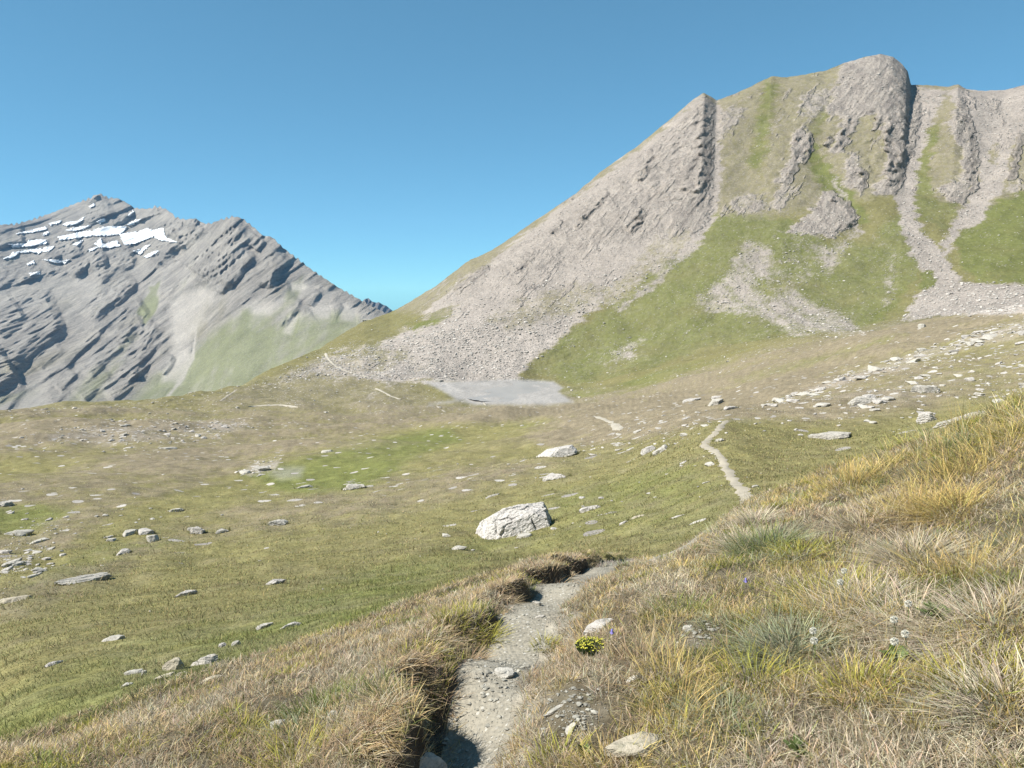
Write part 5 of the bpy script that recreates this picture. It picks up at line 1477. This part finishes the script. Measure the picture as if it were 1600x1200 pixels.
def skirts(seed):
    r = np.random.default_rng(seed); X_, Y_, A_, S_ = [], [], [], []
    for (x, y, a, b, yw, d) in SKIRT:
        if d < 12 or d > 140: continue
        n = int(np.clip(3.5 * (a + b) * 1232 / d, 30, 420)); th = r.uniform(0, 6.28, n); k = r.uniform(0.86, 1.3, n)
        lx, ly = a * k * np.cos(th), b * k * np.sin(th); c_, s_ = math.cos(yw), math.sin(yw)
        kp = (noise2(lx / a * 2.2 + x, ly / b * 2.2 + y) + r.normal(0, .25, n)) > -0.1
        X_.append((x + lx * c_ - ly * s_)[kp]); Y_.append((y + lx * s_ + ly * c_)[kp]); S_.append(np.full(kp.sum(), np.clip(d / 24, 0.7, 2.2)))
    x, y, sc = np.concatenate(X_), np.concatenate(Y_), np.concatenate(S_); n = len(x)
    z = ground_z(x, y) - 0.01
    base = np.where((r.uniform(0, 1, n) < 0.6)[:, None], np.array([[.150, .152, .060]]), np.array([[.195, .168, .098]])) * (0.7 + 0.7 * r.uniform(0, 1, n))[:, None]
    return np.stack([x, y, z], -1), r.uniform(0.05, 0.15, n) * sc, r.uniform(0.012, 0.022, n) * sc, r.uniform(0, 6.28, n), np.clip(r.normal(.4, .2, n), 0, .95), np.clip(r.normal(.25, .2, n), 0, .8), base, base * 1.45
blades('meadow_turf', *skirts(5), levels=2, label='grass grown up round the foot of the meadow rocks')

# single tufts that stand out on the banks are part of the grass as well
def tuft_at(lst, seed):
    r = np.random.default_rng(seed); out = []
    for (u, v, kind, rad, L, nb, flat_) in lst:
        p = hit(u, v, dmin=0.0)
        th = r.uniform(0, 6.28, nb); rr = rad * np.sqrt(r.uniform(0, 1, nb))
        x = p[0] + rr * np.cos(th); y = p[1] + rr * np.sin(th); z = ground_z(x, y) - 0.01
        cb, ct = kindcol(np.full(nb, kind, dtype='<U6'), nb, r)
        out.append((np.stack([x, y, z], -1), L * (0.62 if v > 880 else 0.85) * r.uniform(.4, 1.2, nb), r.uniform(.0025, .0048, nb) * max(1, np.linalg.norm(p) / 5), th + r.normal(0, .5, nb), np.clip(r.normal(.40 + .25 * flat_, .22, nb) + 2 * rr, 0, .95), np.clip(r.normal(.25 + .2 * flat_, .12, nb), 0, .9), cb, ct))
    return [np.concatenate(q) for q in zip(*out)]
TUFTS = [(735,980,'lime',.15,.17,340,.3),(768,995,'lime',.07,.17,110,.6),(700,965,'lime',.10,.15,160,0),(500,1110,'green',.17,.17,420,0),(470,1140,'blue',.14,.15,260,.3),(520,1095,'green',.12,.15,220,0),(600,1075,'green',.09,.14,180,0),
         (380,1140,'lime',.08,.14,150,0),(460,1190,'lime',.14,.18,240,0),(700,960,'heath',.15,.13,200,0),(1060,960,'green',.13,.2,260,0),(860,900,'heath',.2,.2,260,0),(1190,860,'green',.16,.26,300,0),(1215,850,'blue',.16,.24,300,.3),
         (1235,1010,'blue',.16,.24,420,.5),(1420,960,'grey',.2,.26,420,.8),(1360,945,'grey',.2,.26,420,.8),(1560,970,'grey',.24,.3,520,.8),(1580,1100,'grey',.16,.26,320,.8),(1430,870,'grey',.16,.24,320,.8),(1180,820,'grey',.12,.2,220,.8),(1155,850,'grey',.12,.2,220,.8),
         (1500,900,'gold',.2,.32,360,0),(1440,795,'gold',.25,.30,360,0),(1560,715,'gold',.3,.30,420,0),(1500,750,'gold',.3,.30,420,0),(1600,672,'gold',.28,.26,320,0),(1330,760,'gold',.25,.3,420,0),(1300,930,'lime',.2,.24,420,0),(1310,970,'gold',.2,.24,300,0),
         (1050,1060,'gold',.13,.2,260,0),(1000,1030,'heath',.12,.2,260,0),(1180,1060,'lime',.14,.2,280,0),(1530,1070,'lime',.12,.2,260,0),(1340,1080,'lime',.1,.2,200,0),(870,1190,'lime',.1,.16,200,0),(850,1010,'lime',.07,.12,140,0),(960,1200,'gold',.1,.2,180,0),(1060,1110,'gold',.1,.2,180,0),
         (670,1160,'straw',.14,.16,260,.4),(640,1100,'straw',.14,.16,260,0),(780,930,'heath',.12,.14,220,.5),(650,1190,'straw',.10,.14,200,.5),(690,1075,'heath',.09,.14,200,.6),(730,1030,'heath',.09,.14,200,.6)]
blades('tussock_grass', *tuft_at(TUFTS, 4), levels=3, label='larger green, grey and golden tufts standing out on both banks')
MATS_ = [(1545,965,'grey',.28,.15,1500,'wide ash grey dead tussock at the right edge beside the leafy plant'),(1420,985,'grey',.17,.15,900,'ash grey matted tussock left of the pale seed heads'),(1355,940,'lilac',.16,.15,800,'lilac grey tussock above the matted ash grey one'),
 (1585,1105,'grey',.18,.13,800,'ash grey tussock low at the right edge'),(1430,872,'lilac',.17,.16,800,'grey tussock high on the right bank'),(1350,822,'lilac',.20,.16,900,'long low lilac grey tussock near the top of the right bank'),
 (1183,815,'lilac',.11,.13,500,'small dark grey tussock on the brow beside the trail'),(1153,848,'grey',.10,.14,450,'small grey tussock below the one on the brow'),(1235,1012,'blue',.16,.135,900,'blue green bushy tussock in the middle of the right bank'),
 (1200,850,'blue',.20,.135,900,'grey green bushy tussock on the brow of the right bank'),(1130,1120,'blue',.16,.10,700,'low grey green mat at the bottom of the right bank'),(1050,930,'lilac',.14,.08,500,'thin grey mat behind the green tuft on the right bank'),
 (1250,870,'lime',.15,.115,500,'bright lime tuft under the brow of the right bank'),(1500,800,'gold',.22,.24,900,'golden tussock on the upper right bank')]
for (u, v, kind, rad, L, nb, lab) in MATS_:
    o = blades('grass_tussock', *tuft_at([(u, v, kind, rad * 0.92, L * 0.74 / 0.62, nb, 0.75)], int(u)), levels=3)
    del o['kind']; tag(o, lab, 'tussock')

# ------------------------------------------------------------------ small plants, each a thing
M_stem = plain_mat('green_stem', (0.10, 0.13, 0.045)); M_fluff = plain_mat('seed_fluff', (0.62, 0.60, 0.52), 0.9, 0.1, 60)
M_violet = plain_mat('violet_petals', (0.20, 0.17, 0.42), 0.6, 0.15, 40); M_yellow = plain_mat('yellow_petals', (0.40, 0.38, 0.05), 0.7, 0.25, 60)
M_leaf = plain_mat('dark_leaf', (0.085, 0.115, 0.035), 0.6, 0.3, 30)
def tube(path, r0, r1, k=6):
    path = np.array(path, float); n = len(path); V = []
    for i, p in enumerate(path):
        rr = r0 + (r1 - r0) * i / (n - 1)
        for j in range(k):
            a = 2 * math.pi * j / k; V.append(p + np.array([math.cos(a) * rr, math.sin(a) * rr, 0]))
    Fq = [[i * k + j, i * k + (j + 1) % k, (i + 1) * k + (j + 1) % k, (i + 1) * k + j] for i in range(n - 1) for j in range(k)]
    return np.array(V), np.array(Fq)
def seed_head(u, v, lab, hgt_, rad):
    p = hit(u, v + 24); r = np.random.default_rng(int(u))
    # the flower stands at the pixel, its root on the ground just in front
    dist = np.linalg.norm(p); h = hgt_
    t = thing('seed_head_flower', p, lab, 'flower', 'pale seed heads in the right bank grass')
    top = np.array([r.normal(0, .015), r.normal(0, .015), h])
    V, Fq = tube([(0, 0, 0), tuple(top * .5 + np.array([.008, 0, 0])), tuple(top)], .0022, .0016)
    mesh_obj('stem', V, Fq, M_stem, True, parent=t)
    # fluff: spikes radiating from a small ball
    S, _ = ICO[3]; V = []; Fc = []
    for d_ in S[::3]:
        a = np.cross(d_, [0.3, 0.5, 0.8]); a /= np.linalg.norm(a); b = np.cross(d_, a)
        o = len(V); tip = d_ * rad
        V += [d_ * rad * .15, tip + a * rad * .16, tip + b * rad * .16, tip - a * rad * .16, tip - b * rad * .16]
        Fc += [[o, o + 1, o + 2], [o, o + 2, o + 3], [o, o + 3, o + 4], [o, o + 4, o + 1]]
    mesh_obj('flower_head', np.array(V) + top, np.array(Fc), M_fluff, False, parent=t)
for u, v, lab in ((1414,958,'pale seed head left of the dark leafy plant, highest of them'),(1394,977,'round cream seed head, brightest, in the grey grass'),(1411,1003,'cream seed head low in the dark gap'),(1391,1018,'drooping pale seed head lowest of them'),
                  (1268,998,'pale seed head at the edge of the blue green tussock'),(1269,1016,'greenish seed head under the pale one by the blue green tussock'),(1314,896,'small pale seed head in the upper golden grass'),(1322,918,'small yellowish seed head below the upper golden grass')):
    seed_head(u, v, lab, 0.09, 0.0135)
def bellflower(u, v, lab):
    p = hit(u, v + 22)
    t = thing('bellflower', p, lab, 'flower'); t.scale = (0.7, 0.7, 0.9)
    V, Fq = tube([(0, 0, 0), (.004, 0, .05), (.012, 0, .082), (.02, 0, .088)], .0016, .0012)
    mesh_obj('stem', V, Fq, M_stem, True, parent=t)
    k = 10; V = []; prof = [(0.002, .0), (.007, -.004), (.0085, -.012), (.0095, -.018), (.014, -.023)]
    for i, (rr, zz) in enumerate(prof):
        for j in range(k):
            a = 2 * math.pi * j / k; f = 1 + (0.25 * math.cos(5 * a) if i == 4 else 0)
            V.append((.02 + rr * f * math.cos(a), rr * f * math.sin(a), .088 + zz + (0.004 * math.cos(5 * a) if i == 4 else 0)))
    Fq = [[i * k + j, i * k + (j + 1) % k, (i + 1) * k + (j + 1) % k, (i + 1) * k + j] for i in range(len(prof) - 1) for j in range(k)]
    mesh_obj('petals', np.array(V), np.array(Fq), M_violet, True, parent=t)
bellflower(1160, 905, 'violet bellflower in the dry grass of the upper right bank')
bellflower(951, 987, 'violet bellflower beside the pale flat rock near the trail')

def leaf(L, W, lift, droop, az, n=6):
    V = []; 
    for i in range(n + 1):
        t = i / n; w = W * math.sin(math.pi * min(1, t * .93 + .07)) ** .8 * .5
        h = L * t; x = h * math.cos(lift) ; z = h * math.sin(lift) - droop * L * t * t
        for s in (-1, 0, 1): V.append((x, s * w, z + abs(s) * w * .35))
    V = np.array(V); ca, sa = math.cos(az), math.sin(az)
    V = np.stack([V[:, 0] * ca - V[:, 1] * sa, V[:, 0] * sa + V[:, 1] * ca, V[:, 2]], -1)
    Fq = [[3 * i + j, 3 * i + j + 1, 3 * i + j + 4, 3 * i + j + 3] for i in range(n) for j in range(2)]
    return V, np.array(Fq)
def leafy(u, v, lab, n, L, W, name='leafy_plant'):
    p = hit(u, v); r = np.random.default_rng(int(u + v))
    t = thing(name, p, lab, 'plant')
    for i in range(n):
        V, Fq = leaf(L * r.uniform(.7, 1.2), W * r.uniform(.8, 1.2), r.uniform(.5, 1.2), r.uniform(.1, .5), r.uniform(0, 6.28))
        mesh_obj('leaf', V + np.array([r.normal(0, .015), r.normal(0, .015), 0]), Fq, M_leaf, True, parent=t)
leafy(1462, 968, 'dark green leafy plant among the grey tussocks', 30, .10, .020)
leafy(1400, 1030, 'dark leaved plant under the pale seed heads', 14, .07, .02)
leafy(1245, 1175, 'small bright leaved plant at the bottom of the right bank', 12, .05, .02)
leafy(915, 1180, 'small broad leaved plant near the bottom by the trail', 12, .05, .02)
p = hit(924, 1020); t = thing('yellow_flower_cushion', p, 'bright yellow flower cushion on the right edge of the trail', 'flower cushion')
r = np.random.default_rng(2); V = []; Fc = []; V2 = []; F2 = []
for i in range(170):
    a = r.uniform(0, 6.28); q = .075 * math.sqrt(r.uniform(0, 1)); c0 = np.array([q * math.cos(a), q * .8 * math.sin(a), .035 + .03 * (1 - (q / .08) ** 2) + r.normal(0, .006)])
    s = r.uniform(.003, .0055); o = len(V); b = r.uniform(0, 6.28)
    for j in range(5): V.append(c0 + s * np.array([math.cos(b + 1.2566 * j), math.sin(b + 1.2566 * j), r.normal(0, .4)]))
    Fc += [[o, o + 1, o + 2], [o, o + 2, o + 3], [o, o + 3, o + 4]]
    o = len(V2); w = .002
    V2 += [(c0[0] * .7 - w, c0[1] * .7, 0), (c0[0] * .7 + w, c0[1] * .7, 0), c0 + [w, 0, -.003], c0 - [w, 0, .003]]; F2.append([o, o + 1, o + 2, o + 3])
mesh_obj('petals', np.array(V), np.array(Fc), M_yellow, False, parent=t)
mesh_obj('stem', np.array([list(q) for q in V2]), np.array(F2), M_stem, False, parent=t)

# ------------------------------------------------------------------ pale walled shelter on the saddle
M_wall = plain_mat('pale_wall', (0.52, 0.48, 0.40), 0.9, 0.12, 0.6)
r0 = ray(577, 501); pw = r0 / math.hypot(r0[0], r0[1]) * 1050.0
sh = thing('low_building', pw - np.array([0, 0, 1.6]), 'tiny pale low building with dark openings on the saddle', 'building')
def box(x0, x1, y0, y1, z0, z1):
    V = np.array([(x, y, z) for z in (z0, z1) for y in (y0, y1) for x in (x0, x1)])
    return V, np.array([[0, 2, 3, 1], [4, 5, 7, 6], [0, 1, 5, 4], [2, 6, 7, 3], [0, 4, 6, 2], [1, 3, 7, 5]])
VW, FW = [], []
for i in range(8):
    V, Fq = box(-9 + i * 2.4, -9 + i * 2.4 + 1.2, -2, 2, -3, 2.2); FW.append(Fq + len(VW) * 8); VW.append(V)
V, Fq = box(-9.2, 9.2, -2.2, 2.2, 2.2, 3.2); 
mesh_obj('wall', np.concatenate(VW), np.concatenate(FW), M_wall, False, parent=sh)
mesh_obj('roof', V, Fq, M_wall, False, parent=sh)
V, Fq = box(-9, 9, 1.0, 1.9, -3, 2.1); mesh_obj('back_wall', V, Fq, plain_mat('shade_dark_wall', (.12, .11, .10)), False, parent=sh)  # shade inside the openings is put into this wall's dark colour

# ------------------------------------------------------------------ air
HAZE = 1
if HAZE:
    V, Fq = box(-5200, 5200, -7000, 7300, -700, 620)
    nt = NT('air')
    nt.t.nodes.remove(nt.p)
    vp = nt.n('ShaderNodeVolumePrincipled')
    vp.inputs['Color'].default_value = (0.34, 0.62, 1.0, 1)
    vp.inputs['Density'].default_value = 3.2e-5
    vp.inputs['Anisotropy'].default_value = 0.0
    nt.l(vp.outputs[0], nt.out.inputs['Volume'])
    stuff(mesh_obj('haze', V, Fq, nt.m, False))
